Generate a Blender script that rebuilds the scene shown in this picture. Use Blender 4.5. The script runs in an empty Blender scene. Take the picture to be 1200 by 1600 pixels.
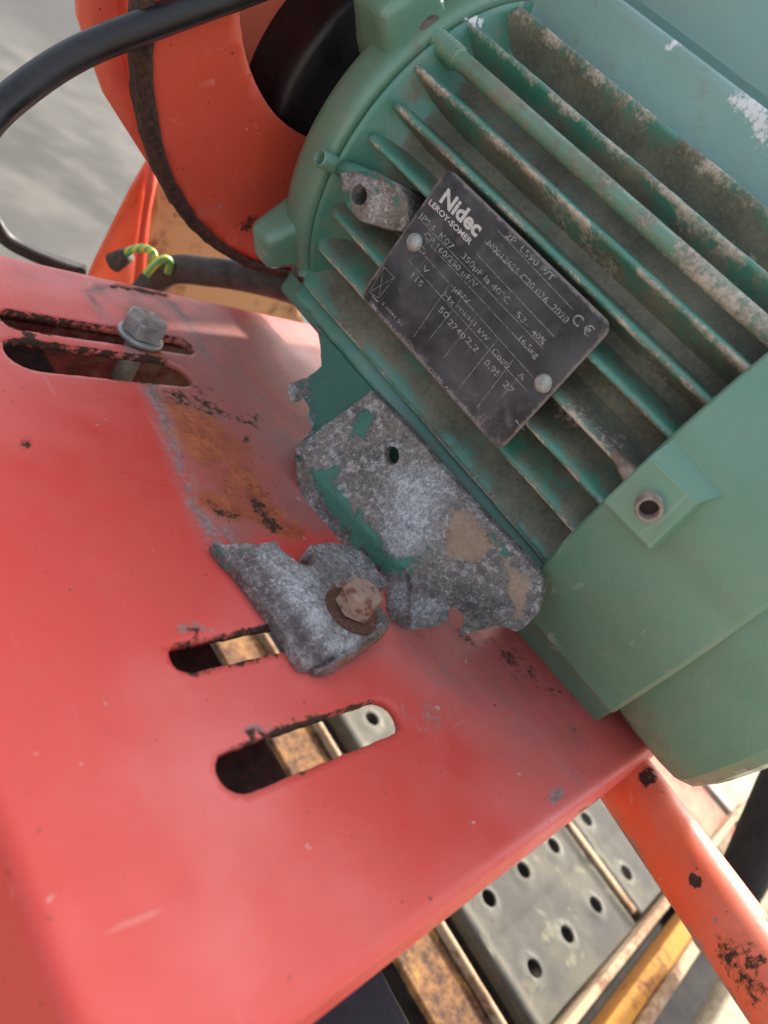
import bpy, bmesh, math, random
import numpy as np
from mathutils import Vector, Matrix, noise as mnoise
from mathutils.geometry import delaunay_2d_cdt

# ------------------------------------------------------------------ camera, world, sun, exposure
# All sizes are written in millimetres over the mounting plate (plate top z = 0); OFF lifts them above the ground.
OFF = 470.0
FPX = 1164.0; CAMH = 161.0
RC = np.array([[0.640625, 0.034006, -0.767100], [-0.550323, 0.717028, -0.427803], [0.535485, 0.696214, 0.478061]])
CP = np.array([0.0, 0.0, CAMH])
random.seed(4); rng = np.random.default_rng(7)
scene = bpy.context.scene
col = scene.collection

def W(p):
    return Vector((p[0] * .001, p[1] * .001, (p[2] + OFF) * .001))

cd = bpy.data.cameras.new('camera'); cam = bpy.data.objects.new('camera', cd); col.objects.link(cam)
cd.sensor_fit = 'HORIZONTAL'; cd.sensor_width = 36.0; cd.lens = 36.0 * FPX / 1200.0
cd.clip_start = 0.01; cd.clip_end = 200.0
cd.dof.use_dof = True; cd.dof.focus_distance = 0.285; cd.dof.aperture_fstop = 13.0
m4 = Matrix([list(RC[i]) + [W(CP)[i]] for i in range(3)] + [[0, 0, 0, 1]])
cam.matrix_world = m4
scene.camera = cam

SUN_EL, SUN_AZ = math.radians(36), math.radians(11)      # azimuth counted from +X towards +Y
world = bpy.data.worlds.new('World'); scene.world = world; world.use_nodes = True
wn = world.node_tree.nodes; wl = world.node_tree.links
sky = wn.new('ShaderNodeTexSky'); sky.sky_type = 'NISHITA'; sky.sun_disc = False
sky.sun_elevation = SUN_EL; sky.sun_rotation = math.pi / 2 - SUN_AZ
sky.air_density = 1.0; sky.dust_density = 5.0; sky.ozone_density = 1.0
bg = wn['Background']; bg.inputs['Strength'].default_value = 0.15
hs = wn.new('ShaderNodeHueSaturation'); hs.inputs['Saturation'].default_value = 0.5      # hazy white sky
wl.new(sky.outputs[0], hs.inputs['Color']); wl.new(hs.outputs[0], bg.inputs[0])
sd = bpy.data.lights.new('sun', 'SUN'); sun = bpy.data.objects.new('sun', sd); col.objects.link(sun)
sd.energy = 2.3; sd.angle = math.radians(3); sd.color = (1.0, 0.93, 0.82)
dv = Vector((math.cos(SUN_EL) * math.cos(SUN_AZ), math.cos(SUN_EL) * math.sin(SUN_AZ), math.sin(SUN_EL)))
sun.rotation_euler = dv.to_track_quat('Z', 'Y').to_euler()
scene.view_settings.view_transform = 'Standard'; scene.view_settings.look = 'None'
scene.view_settings.exposure = 1.48; scene.view_settings.gamma = 1.0

# ------------------------------------------------------------------ measuring helpers
def ray(px, py):
    return RC @ (np.array([px - 600.0, 800.0 - py, -FPX]) / FPX)
def atz(px, py, z=0.0):
    d = ray(px, py); return CP + d * ((z - CAMH) / d[2])
def atd(px, py, depth):
    return CP + ray(px, py) * depth
def topx(P):
    c = (np.asarray(P) - CP) @ RC
    d = np.maximum(-c[..., 2], 1.0)
    return np.stack([600 + FPX * c[..., 0] / d, 800 - FPX * c[..., 1] / d], -1)
# motor frame: origin on the axis, S away from the photographer, A along the shaft, T up
U0 = np.array([-0.115102, 0.993354, 0.0]); S_ = np.array([0.993354, 0.115102, 0.0])
pt = math.radians(2.8)
A_ = U0 * math.cos(pt) + np.array([0, 0, 1]) * math.sin(pt)
T_ = np.array([0, 0, 1]) * math.cos(pt) - U0 * math.sin(pt)
O_ = S_ * 338 + U0 * 130 + np.array([0, 0, 110.0])
def mw(s, u, z): return O_ + S_ * s + A_ * u + T_ * z
def mwa(P): P = np.asarray(P, float); return O_ + P[..., 0:1] * S_ + P[..., 1:2] * A_ + P[..., 2:3] * T_
def atS(px, py, k):
    d = ray(px, py); t = ((O_ - CP) @ S_ + k) / (d @ S_); q = CP + d * t - O_
    return np.array([q @ S_, q @ A_, q @ T_])
def atU(px, py, k):
    d = ray(px, py); t = ((O_ - CP) @ A_ + k) / (d @ A_); q = CP + d * t - O_
    return np.array([q @ S_, q @ A_, q @ T_])
def atplane(px, py, p0, n):
    d = ray(px, py); return CP + d * (((p0 - CP) @ n) / (d @ n))
def nz(x, y, z=0.0): return mnoise.noise(Vector((x, y, z)))

# ------------------------------------------------------------------ object helpers
def tag(o, label=None, cat=None, group=None, kind=None):
    if label: o['label'] = label
    if cat: o['category'] = cat
    if group: o['group'] = group
    if kind: o['kind'] = kind
    return o
def empty(name, p, label, cat, group=None):
    o = bpy.data.objects.new(name, None); col.objects.link(o); o.location = W(p)
    o.empty_display_size = .02
    return tag(o, label, cat, group)
def mkobj(name, V, F, mat, parent=None, smooth=True, attrs=None):
    """V in plate millimetres; the object's origin is its parent's."""
    me = bpy.data.meshes.new(name)
    V = np.asarray(V, float)
    G = V * .001; G[:, 2] += OFF * .001
    if parent is not None:
        pl = parent.matrix_basis.translation.copy(); q = parent.parent
        while q is not None: pl += q.matrix_basis.translation; q = q.parent
        org = np.array(pl)
        loc = Vector((0, 0, 0))
    else:
        org = G.mean(0); loc = Vector(org)
    me.from_pydata((G - org).tolist(), [], [list(map(int, f)) for f in F]); me.update()
    if smooth:
        me.polygons.foreach_set('use_smooth', [True] * len(me.polygons))
    o = bpy.data.objects.new(name, me); col.objects.link(o)
    o.location = loc
    if parent is not None: o.parent = parent
    if mat: me.materials.append(mat)
    if attrs:
        for k, a in attrs.items():
            at = me.attributes.new(k, 'FLOAT', 'POINT'); at.data.foreach_set('value', np.asarray(a, np.float32))
    return o
def solid(o, th, offset=-1, bevel=0.0):
    md = o.modifiers.new('thickness', 'SOLIDIFY'); md.thickness = th * .001; md.offset = offset; md.use_even_offset = False
    if bevel:
        b = o.modifiers.new('edge', 'BEVEL'); b.width = bevel * .001; b.segments = 2; b.limit_method = 'ANGLE'; b.angle_limit = math.radians(50)
    return o
def autosmooth(o, ang=35):
    o.data.polygons.foreach_set('use_smooth', [True] * len(o.data.polygons))
    o.data.set_sharp_from_angle(angle=math.radians(ang))
    return o
def bev(o, w, seg=2, ang=30):
    b = o.modifiers.new('edge', 'BEVEL'); b.width = w * .001; b.segments = seg; b.limit_method = 'ANGLE'; b.angle_limit = math.radians(ang)
    b.harden_normals = False
    return o

def inpoly(P, poly):
    x, y = P[:, 0], P[:, 1]; c = np.zeros(len(P), bool); n = len(poly)
    for i in range(n):
        x0, y0 = poly[i]; x1, y1 = poly[(i + 1) % n]
        if y0 == y1: continue
        c ^= ((y0 > y) != (y1 > y)) & (x < (x1 - x0) * (y - y0) / (y1 - y0) + x0)
    return c
def dline(P, pts, closed=False):
    d = np.full(len(P), 1e9); n = len(pts)
    for i in range(n if closed else n - 1):
        a = np.array(pts[i], float); b = np.array(pts[(i + 1) % n], float); ab = b - a
        t = np.clip(((P - a) @ ab) / max(ab @ ab, 1e-9), 0, 1)
        d = np.minimum(d, np.linalg.norm(P - (a + t[:, None] * ab), axis=1))
    return d
def mask(P, shapes):
    """soft stain masks in [0,1]; shapes: ('poly',pts,feather[,gain]) ('line',pts,width,feather[,gain]) ('dot',x,y,r,feather[,gain])"""
    m = np.zeros(len(P))
    for s in shapes:
        if s[0] == 'poly':
            d = dline(P, s[1], True); d = np.where(inpoly(P, s[1]), -d, d); f = s[2]; g = s[3] if len(s) > 3 else 1
        elif s[0] == 'line':
            d = dline(P, s[1]) - s[2]; f = s[3]; g = s[4] if len(s) > 4 else 1
        else:
            d = np.hypot(P[:, 0] - s[1], P[:, 1] - s[2]) - s[3]; f = s[4]; g = s[5] if len(s) > 5 else 1
        m = np.maximum(m, g * np.clip(.5 - d / (2 * f), 0, 1))
    return m

def rough(poly, step, amp, freq=.15, seed=0.0, closed=True):
    out = []; n = len(poly)
    for i in range(n if closed else n - 1):
        a = np.array(poly[i], float); b = np.array(poly[(i + 1) % n], float)
        k = max(1, int(np.linalg.norm(b - a) / step))
        for j in range(k):
            p = a + (b - a) * j / k
            dx = nz(p[0] * freq, p[1] * freq, seed) * amp + nz(p[0] * freq * 3, p[1] * freq * 3, seed + 9) * amp * .4
            dy = nz(p[0] * freq, p[1] * freq, seed + 5) * amp + nz(p[0] * freq * 3, p[1] * freq * 3, seed + 13) * amp * .4
            out.append((p[0] + dx, p[1] + dy))
    return out
def tri2d(outline, holes, step, jitter=.15):
    """triangulate a polygon with holes and an inner grid; returns 2-D verts, tris"""
    pts = []; edges = []
    def loop(l):
        b = len(pts); pts.extend([tuple(map(float, p)) for p in l])
        edges.extend([(b + i, b + (i + 1) % len(l)) for i in range(len(l))])
    loop(outline)
    for h in holes: loop(h)
    o = np.array(outline, float)
    x0, y0 = o.min(0); x1, y1 = o.max(0)
    gx, gy = np.meshgrid(np.arange(x0 + step * .5, x1, step), np.arange(y0 + step * .5, y1, step * .9))
    gx[::2] += step * .5
    G = np.stack([gx.ravel(), gy.ravel()], -1); G = G[inpoly(G, outline)]
    d = dline(G, outline, True)
    for h in holes:
        G_in = inpoly(G, h); d = np.where(G_in, 0, np.minimum(d, dline(G, h, True)))
    G = G[d > step * .45]
    G = G + rng.uniform(-jitter, jitter, G.shape) * step * .3
    pts.extend([tuple(p) for p in G.tolist()])
    r = delaunay_2d_cdt([Vector(p) for p in pts], edges, [], 0, 1e-5)
    V = np.array([tuple(v) for v in r[0]]); F = np.array([f for f in r[2]])
    c = V[F].mean(1)
    keep = inpoly(c, outline)
    for h in holes: keep &= ~inpoly(c, h)
    return V, F[keep]
def orient(V, F, toward):
    F = np.array(F)
    a = V[F[:, 0]]; n = np.cross(V[F[:, 1]] - a, V[F[:, 2]] - a)
    s = ((np.asarray(toward) - a) * n).sum(1)
    if s.sum() < 0: F = F[:, ::-1]
    return F
def sheet(name, outline, holes, step, fn, th, mat, parent=None, attrs=None, toward=CP, bevel=0.0, jitter=.15):
    """flat or formed sheet: (x,y) of the pattern -> millimetre position by fn"""
    V2, F = tri2d(outline, holes, step, jitter)
    V = fn(V2); F = orient(V, F, toward)
    A = attrs(V2, V) if attrs else None
    o = mkobj(name, V, F, mat, parent, True, A)
    solid(o, th, -1, bevel)
    return o
def slab(name, outline, holes, step, fn, back, mat, parent=None, attrs=None, toward=CP, bevel=0.0, jitter=.2):
    """thick formed piece: front surface by fn, back surface by back(front points)"""
    V2, F = tri2d(outline, holes, step, jitter); V = fn(V2); F = orient(V, F, toward); B = back(V); n = len(V)
    cnt = {}
    for f in F:
        for i in range(3):
            a, b = int(f[i]), int(f[(i + 1) % 3]); cnt[(a, b)] = 1
    side = [(b, a, a + n, b + n) for (a, b) in cnt if (b, a) not in cnt]
    FF = [tuple(f) for f in F] + [(int(f[0]) + n, int(f[2]) + n, int(f[1]) + n) for f in F] + side
    A = attrs(V2, V) if attrs else None
    if A: A = {k: np.concatenate([v, v]) for k, v in A.items()}
    o = mkobj(name, np.vstack([V, B]), FF, mat, parent, True, A)
    if bevel: bev(o, bevel, 3, 50)
    return o
def loft(rings, closed_ring=True, cap0=True, cap1=True):
    n = len(rings[0]); V = np.concatenate(rings); F = []
    for i in range(len(rings) - 1):
        for j in range(n if closed_ring else n - 1):
            k = (j + 1) % n
            F.append((i * n + j, i * n + k, (i + 1) * n + k, (i + 1) * n + j))
    if cap0: F.append(tuple(range(n))[::-1])
    if cap1: F.append(tuple((len(rings) - 1) * n + j for j in range(n)))
    return V, F
def frame_of(d):
    d = np.asarray(d, float); d = d / np.linalg.norm(d)
    a = np.array([0, 0, 1.0]) if abs(d[2]) < .9 else np.array([1.0, 0, 0])
    x = np.cross(a, d); x /= np.linalg.norm(x); y = np.cross(d, x); return x, y, d
def spline(pts, n=12):
    P = np.array(pts, float); out = []
    Q = np.vstack([2 * P[0] - P[1], P, 2 * P[-1] - P[-2]])
    for i in range(1, len(Q) - 2):
        for t in np.linspace(0, 1, n, endpoint=False):
            a, b, c, d = Q[i - 1], Q[i], Q[i + 1], Q[i + 2]
            out.append(.5 * ((2 * b) + (-a + c) * t + (2 * a - 5 * b + 4 * c - d) * t * t + (-a + 3 * b - 3 * c + d) * t ** 3))
    out.append(P[-1]); return np.array(out)
def tubemesh(path, r, seg=24, caps=True):
    P = np.array(path, float); rings = []; x = None
    for i in range(len(P)):
        d = P[min(i + 1, len(P) - 1)] - P[max(i - 1, 0)]; d /= np.linalg.norm(d)
        if x is None: x, y, _ = frame_of(d)
        x = x - d * (x @ d); x /= np.linalg.norm(x); y = np.cross(d, x)
        rr = r[i] if hasattr(r, '__len__') else r
        a = np.linspace(0, 2 * math.pi, seg, endpoint=False)
        rings.append(P[i] + rr * (np.cos(a)[:, None] * x + np.sin(a)[:, None] * y))
    return loft(rings, True, caps, caps)
def lathe(prof, base, axis, seg=64, a0=0, a1=2 * math.pi):
    """prof: (radius, distance along axis)"""
    x, y, d = frame_of(axis); full = abs(a1 - a0 - 2 * math.pi) < 1e-6
    a = np.linspace(a0, a1, seg, endpoint=not full); rings = []
    for r, h in prof:
        rings.append(np.asarray(base) + d * h + r * (np.cos(a)[:, None] * x + np.sin(a)[:, None] * y))
    return loft(rings, full, False, False)
def boxmesh(c, ax, ay, az, hx, hy, hz, taper=1.0):
    c = np.asarray(c, float); V = []
    for k, t in ((-1, 1.0), (1, taper)):
        for i, j in ((-1, -1), (1, -1), (1, 1), (-1, 1)):
            V.append(c + ax * hx * i * t + ay * hy * j * t + az * hz * k)
    F = [(0, 3, 2, 1), (4, 5, 6, 7), (0, 1, 5, 4), (1, 2, 6, 5), (2, 3, 7, 6), (3, 0, 4, 7)]
    return np.array(V), F
def subdiv(o, lv=1, simple=False):
    md = o.modifiers.new('round', 'SUBSURF'); md.levels = lv; md.render_levels = lv
    if simple: md.subdivision_type = 'SIMPLE'
    return o

# ------------------------------------------------------------------ materials
class NT:
    def __init__(s, name):
        s.m = bpy.data.materials.new(name); s.m.use_nodes = True; s.t = s.m.node_tree; s.n = s.t.nodes; s.l = s.t.links
        s.b = s.n['Principled BSDF']; s.tc = s.n.new('ShaderNodeTexCoord').outputs['Object']
        s.geo = None
    def put(s, i, v):
        if isinstance(v, bpy.types.NodeSocket): s.l.new(v, i)
        elif isinstance(v, tuple) and len(v) == 3 and i.type == 'RGBA': i.default_value = (*v, 1)
        else: i.default_value = v
    def noise(s, scale, detail=6, rough=.55, dist=0.0, vec=None, stretch=None):
        n = s.n.new('ShaderNodeTexNoise'); n.inputs['Scale'].default_value = scale; n.inputs['Detail'].default_value = detail
        n.inputs['Roughness'].default_value = rough; n.inputs['Distortion'].default_value = dist
        v = vec or s.tc
        if stretch:
            mp = s.n.new('ShaderNodeMapping'); mp.inputs['Scale'].default_value = stretch[0]; mp.inputs['Rotation'].default_value = stretch[1]
            s.l.new(v, mp.inputs[0]); v = mp.outputs[0]
        s.l.new(v, n.inputs['Vector']); return n.outputs['Fac']
    def vor(s, scale, feat='F1'):
        n = s.n.new('ShaderNodeTexVoronoi'); n.inputs['Scale'].default_value = scale; n.feature = feat
        s.l.new(s.tc, n.inputs['Vector']); return n.outputs['Distance']
    def attr(s, name):
        n = s.n.new('ShaderNodeAttribute'); n.attribute_name = name; return n.outputs['Fac']
    def math(s, op, a, b=0.0, c=None):
        n = s.n.new('ShaderNodeMath'); n.operation = op; s.put(n.inputs[0], a); s.put(n.inputs[1], b)
        if c is not None: s.put(n.inputs[2], c)
        return n.outputs[0]
    def step(s, v, lo, hi, a=0.0, b=1.0):
        n = s.n.new('ShaderNodeMapRange'); n.interpolation_type = 'SMOOTHSTEP'
        s.put(n.inputs[0], v); n.inputs[1].default_value = lo; n.inputs[2].default_value = hi
        n.inputs[3].default_value = a; n.inputs[4].default_value = b; return n.outputs[0]
    def mix(s, f, a, b):
        n = s.n.new('ShaderNodeMix'); n.data_type = 'RGBA'; s.put(n.inputs[0], f); s.put(n.inputs[6], a); s.put(n.inputs[7], b); return n.outputs[2]
    def mixf(s, f, a, b):
        n = s.n.new('ShaderNodeMix'); n.data_type = 'FLOAT'; s.put(n.inputs[0], f); s.put(n.inputs[2], a); s.put(n.inputs[3], b); return n.outputs[0]
    def amask(s, name, nzv, k=.8, lo=.46, hi=.56):
        """attribute mask broken up by noise into a ragged edge"""
        a = s.attr(name); v = s.math('ADD', a, s.math('MULTIPLY', s.math('SUBTRACT', nzv, .5), k))
        v = s.math('MULTIPLY', s.step(v, lo, hi), s.step(a, .02, .12)); return v
    def bump(s, h, strength=.3, dist=.001, prev=None):
        n = s.n.new('ShaderNodeBump'); n.inputs['Strength'].default_value = strength; n.inputs['Distance'].default_value = dist
        s.put(n.inputs['Height'], h)
        if prev: s.l.new(prev, n.inputs['Normal'])
        return n.outputs[0]
    def out(s, color, rough=.5, metal=0.0, normal=None, coat=0.0, spec=.5):
        s.put(s.b.inputs['Base Color'], color); s.put(s.b.inputs['Roughness'], rough); s.put(s.b.inputs['Metallic'], metal)
        s.put(s.b.inputs['Coat Weight'], coat); s.b.inputs['Coat Roughness'].default_value = .25
        s.put(s.b.inputs['Specular IOR Level'], spec)
        if normal: s.l.new(normal, s.b.inputs['Normal'])
        return s.m

def orange_mat(name='orange_paint', base=(0.66, 0.058, 0.042), pale_tone=(0.73, 0.135, 0.122)):
    t = NT(name)
    n1 = t.noise(9, 4); n2 = t.noise(60, 8, .6); n3 = t.noise(420, 8, .7); n4 = t.noise(1500, 3)
    c = t.mix(t.step(n1, .38, .62), base, pale_tone)  # the paler tone puts a pinkish sky sheen into the paint
    c = t.mix(t.step(n2, .35, .75, 0, .35), c, (0.62, 0.10, 0.07))
    # long pale scuffs and tiny chips
    sc = t.noise(70, 5, .5, .6, stretch=((1, .12, 1), (0, 0, .5)))
    c = t.mix(t.step(sc, .66, .74, 0, .30), c, (0.78, 0.36, 0.32))
    sc2 = t.noise(150, 4, .5, .3, stretch=((.1, 1, 1), (0, 0, .9)))
    c = t.mix(t.step(sc2, .70, .74, 0, .22), c, (0.80, 0.45, 0.40))
    mp = t.noise(28, 8, .7, .4); nm = t.math('MULTIPLY_ADD', n3, .35, t.math('MULTIPLY_ADD', n2, .35, t.math('MULTIPLY', mp, .3)))
    wear = t.amask('dust_shading', nm, 2.2, .25, .85)
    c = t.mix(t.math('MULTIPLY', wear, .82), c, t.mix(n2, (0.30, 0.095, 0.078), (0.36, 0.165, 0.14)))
    sf = t.math('MULTIPLY', t.attr('scuff'), t.step(nm, .36, .60, .35, 1.0)); c = t.mix(t.math('MULTIPLY', sf, .85), c, t.mix(t.step(n3, .35, .65), (0.27, 0.155, 0.145), (0.37, 0.25, 0.235)))
    gr = t.amask('grey', nm, 3.6, .40, .75)
    c = t.mix(t.math('MULTIPLY', gr, .85), c, t.mix(t.step(n3, .35, .65), (0.17, 0.13, 0.125), (0.36, 0.27, 0.25)))
    ru = t.amask('rust', nm, 3.6, .35, .85)
    c = t.mix(t.math('MULTIPLY', ru, .8), c, t.mix(t.step(t.math('MULTIPLY_ADD', n3, .5, t.math('MULTIPLY', n2, .5)), .36, .62), (0.17, 0.035, 0.018), (0.56, 0.16, 0.055)))
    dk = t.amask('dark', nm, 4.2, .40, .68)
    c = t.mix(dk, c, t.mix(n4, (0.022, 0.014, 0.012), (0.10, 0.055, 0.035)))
    fs = t.step(t.noise(900, 4, .6), .60, .72, 0, .35); c = t.mix(fs, c, (0.50, 0.20, 0.17))
    sc3 = t.noise(330, 3, .5, .15, stretch=((1, .05, 1), (0, 0, -.6))); c = t.mix(t.step(sc3, .72, .76, 0, .2), c, (0.72, 0.40, 0.36))
    sp = t.step(t.noise(300, 2), .715, .74); c = t.mix(t.math('MULTIPLY', sp, .7), c, (0.12, 0.03, 0.02))
    ch = t.step(t.noise(210, 2, .5, .4), .745, .765); c = t.mix(t.math('MULTIPLY', ch, .6), c, (0.62, 0.42, 0.38))
    any_ = t.math('MAXIMUM', t.math('MAXIMUM', ru, dk), gr)
    r = t.mixf(any_, t.step(n2, .3, .7, .44, .6), .85)
    b = t.bump(n3, .22, .0006); b = t.bump(t.math('ADD', t.math('MULTIPLY', any_, -1.0), t.math('MULTIPLY', t.math('MULTIPLY', any_, n3), 1.6)), .55, .0004, b)
    b = t.bump(n1, .5, .004, b)
    return t.out(c, r, 0, b, t.mixf(any_, .06, 0.0), t.mixf(any_, .42, .15))

def green_mat(name='green_paint', base=(0.050, 0.205, 0.145), alt=(0.072, 0.245, 0.18), dusty=.35):
    t = NT(name)
    n1 = t.noise(14, 5); n2 = t.noise(75, 8, .65); n3 = t.noise(500, 8, .7)
    c = t.mix(t.step(n1, .35, .65), base, alt)
    c = t.mix(t.step(n2, .40, .72, 0, dusty), c, (0.27, 0.27, 0.20))
    sc = t.noise(90, 4, .5, .5, stretch=((1, 1, .12), (.3, .5, 0)))
    c = t.mix(t.step(sc, .68, .74, 0, .45), c, (0.42, 0.47, 0.40))
    dirt_shading = t.amask('dirt_shading', t.math('MULTIPLY_ADD', n3, .3, t.math('MULTIPLY', n2, .7)), 2.6, .25, .75)
    c = t.mix(t.math('MULTIPLY', dirt_shading, .9), c, t.mix(t.step(t.math('MULTIPLY_ADD', n3, .35, t.math('MULTIPLY', t.noise(26, 6, .65), .65)), .34, .68), (0.085, 0.074, 0.057), (0.27, 0.235, 0.17)))
    we = t.amask('wear', t.math('MULTIPLY_ADD', n3, .5, t.math('MULTIPLY', n2, .5)), 2.6, .34, .78)
    c = t.mix(t.math('MULTIPLY', we, .9), c, t.mix(n3, (0.34, 0.27, 0.20), (0.66, 0.60, 0.52)))
    wh = t.amask('white', t.math('MULTIPLY_ADD', n3, .5, t.math('MULTIPLY', n2, .5)), 2.6, .42, .66)
    c = t.mix(wh, c, (0.68, 0.69, 0.69))
    r = t.mixf(t.math('MAXIMUM', dirt_shading, we), t.step(n2, .3, .7, .30, .45), .82)
    b = t.bump(n3, .35, .0006); b = t.bump(n2, .35, .0014, b); fs = t.step(t.noise(700, 5, .7), .58, .72, 0, .4); c = t.mix(fs, c, (0.20, 0.27, 0.22))
    b = t.bump(we, .5, .0003, b)
    return t.out(c, r, 0, b, t.mixf(t.math('MAXIMUM', dirt_shading, we), .45, 0.0))

def cast_mat():
    t = NT('oxidised_aluminium')
    n1 = t.noise(55, 6, .6); n2 = t.noise(700, 8, .75); n3 = t.noise(2300, 6, .7); n4 = t.noise(230, 7, .65)
    k = t.math('ADD', t.math('MULTIPLY', n2, .45), t.math('ADD', t.math('MULTIPLY', n3, .3), t.math('MULTIPLY', n4, .25)))
    c = t.mix(t.step(k, .42, .58), (0.115, 0.100, 0.088), (0.30, 0.275, 0.25))
    c = t.mix(t.step(n1, .45, .68, 0, .7), c, (0.205, 0.165, 0.13)); c = t.mix(t.step(t.noise(38, 6, .65), .50, .66, 0, .6), c, (0.075, 0.066, 0.062)); c = t.mix(t.step(t.noise(150, 8, .8), .52, .60, 0, .7), c, (0.48, 0.46, 0.44)); c = t.mix(t.step(t.noise(210, 8, .8), .56, .62, 0, .7), c, (0.055, 0.047, 0.045))
    pu = t.attr('purple'); c = t.mix(t.math('MULTIPLY', pu, t.step(n4, .38, .62, .97, .5)), c, t.mix(t.step(k, .47, .6), (0.070, 0.046, 0.050), (0.20, 0.16, 0.165)))
    bl = t.attr('bright'); c = t.mix(t.math('MULTIPLY', bl, t.step(k, .40, .56, .15, .85)), c, (0.52, 0.55, 0.58))
    c = t.mix(t.step(t.math('ADD', k, t.math('MULTIPLY', bl, .05)), .545, .61, 0, .8), c, (0.66, 0.66, 0.65))
    mu = t.amask('mud', t.math('MULTIPLY_ADD', n4, .5, t.math('MULTIPLY', n1, .5)), 1.6, .38, .66); c = t.mix(t.math('MULTIPLY', mu, .85), c, t.mix(n2, (0.26, 0.17, 0.11), (0.42, 0.30, 0.20)))
    pa = t.amask('paint', t.math('MULTIPLY_ADD', n2, .4, t.math('MULTIPLY', n4, .6)), 4.0, .44, .54)
    c = t.mix(pa, c, t.mix(n1, (0.030, 0.135, 0.095), (0.055, 0.19, 0.14)))
    rs = t.amask('rust', n4, 1.5, .4, .7); c = t.mix(rs, c, t.mix(n2, (0.17, 0.075, 0.045), (0.36, 0.22, 0.14)))
    b = t.bump(n2, .35, .0005); b = t.bump(n3, .15, .0003, b); b = t.bump(t.math('MULTIPLY', pa, 1.0), .5, .0003, b)
    b = t.bump(n4, .8, .0014, b)
    return t.out(c, t.mixf(pa, t.step(n4, .4, .6, .42, .8), .42), t.mixf(pa, .3, 0.0), b)

def rusty_mat(name, a=(0.10, 0.035, 0.015), b_=(0.32, 0.13, 0.045), paint=None, amt=.5, sc=120, rough=.85, pcoat=0.0):
    t = NT(name); n1 = t.noise(sc * .25, 5); n2 = t.noise(sc * 3, 7, .7)
    c = t.mix(t.step(n2, .35, .65), a, b_)
    if paint is not None: c = t.mix(t.step(t.math('ADD', t.math('MULTIPLY', n1, .7), t.math('MULTIPLY', n2, .3)), 1 - amt - .06, 1 - amt + .02), c, paint)
    b = t.bump(n2, .6, .0008)
    return t.out(c, rough, 0, b)

def plain_mat(name, c0, c1, sc=60, rough=.6, metal=0.0, bump=.2, bd=.0006, r1=None, coat=0.0):
    t = NT(name); n1 = t.noise(sc, 6, .65); n2 = t.noise(sc * 9, 5, .6)
    c = t.mix(t.step(t.math('ADD', t.math('MULTIPLY', n1, .7), t.math('MULTIPLY', n2, .3)), .36, .64), c0, c1)
    return t.out(c, rough if r1 is None else t.step(n1, .3, .7, rough, r1), metal, t.bump(n2, bump, bd), coat)

M_OR = orange_mat()
M_OR2 = orange_mat('orange_guard_paint', (0.62, 0.070, 0.028), (0.66, 0.088, 0.045))
M_OR3 = orange_mat('bright_orange_paint', (0.80, 0.105, 0.03), (0.80, 0.20, 0.12))
M_GR = green_mat()
M_GR2 = green_mat('green_cover_paint', (0.105, 0.235, 0.155), (0.125, 0.27, 0.19), .15)
M_GR3 = green_mat('glare_lightened_green_paint', (0.175, 0.33, 0.30), (0.21, 0.37, 0.34), .3)  # lighter blue-green paints in the glare over the motor's top
M_CAST = cast_mat()
M_RUST = rusty_mat('brown_rust', (0.055, 0.022, 0.010), (0.26, 0.12, 0.035), (0.40, 0.23, 0.045), .42, 34)
M_RUSTD = rusty_mat('dark_rust', (0.016, 0.010, 0.008), (0.075, 0.036, 0.022))
M_BLACK = plain_mat('black_rubber', (0.006, 0.006, 0.007), (0.020, 0.019, 0.021), 40, .30, 0, .3, .0004, .5)
M_MATB = plain_mat('matt_black', (0.010, 0.009, 0.009), (0.028, 0.024, 0.022), 40, .92, 0, .3, .0004)
M_HOSE = plain_mat('dusty_black_rubber', (0.018, 0.014, 0.012), (0.085, 0.068, 0.055), 30, .7, 0, .3, .0005)
M_ZINC = plain_mat('galvanised_steel', (0.25, 0.25, 0.24), (0.42, 0.42, 0.40), 120, .48, .55, .35, .0004)
M_DARKIN = plain_mat('dark_interior', (0.012, 0.010, 0.009), (0.05, 0.035, 0.03), 40, .8)

# ------------------------------------------------------------------ ground
def ground():
    t = NT('dusty_concrete'); n1 = t.noise(1.2, 4, .5); n2 = t.noise(6, 5, .55); n3 = t.noise(160, 5)
    c = t.mix(t.step(n1, .38, .62), (0.048, 0.045, 0.040), (0.085, 0.08, 0.071))
    c = t.mix(t.step(n2, .40, .68, 0, .6), c, (0.14, 0.13, 0.115))
    c = t.mix(t.math('MULTIPLY', t.attr('dark_patch'), .92), c, (0.045, 0.043, 0.042))
    c = t.mix(t.attr('sand_bounce'), c, t.mix(n2, (0.30, 0.25, 0.175), (0.42, 0.355, 0.26)))
    m = t.out(c, .9, 0, t.bump(n3, .4, .002))
    xs = np.unique(np.concatenate([np.linspace(-30000, 30000, 13), np.linspace(-600, 2600, 41), np.linspace(-2000, 5000, 15)]))
    ys = np.unique(np.concatenate([np.linspace(-30000, 30000, 13), np.linspace(-900, 4200, 61)]))
    X, Y = np.meshgrid(xs, ys); V = np.stack([X.ravel(), Y.ravel(), np.full(X.size, -OFF)], -1)
    n = len(xs); F = [(j * n + i, j * n + i + 1, (j + 1) * n + i + 1, (j + 1) * n + i) for j in range(len(ys) - 1) for i in range(n - 1)]
    d = np.linalg.norm(V[:, :2] - np.array([1500, 3150]), axis=1)
    dark_patch = np.clip(1.0 - (d - 500) / 500, 0, 1)  # soft round patch of darker ground
    sand_bounce = np.clip((350 - V[:, 1]) / 300, 0, 1)  # pale ground, widened beneath the machine as an added light bounce
    o = mkobj('ground', V, F, m, None, True, {'dark_patch': dark_patch, 'sand_bounce': sand_bounce}); tag(o, kind='structure')
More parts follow.
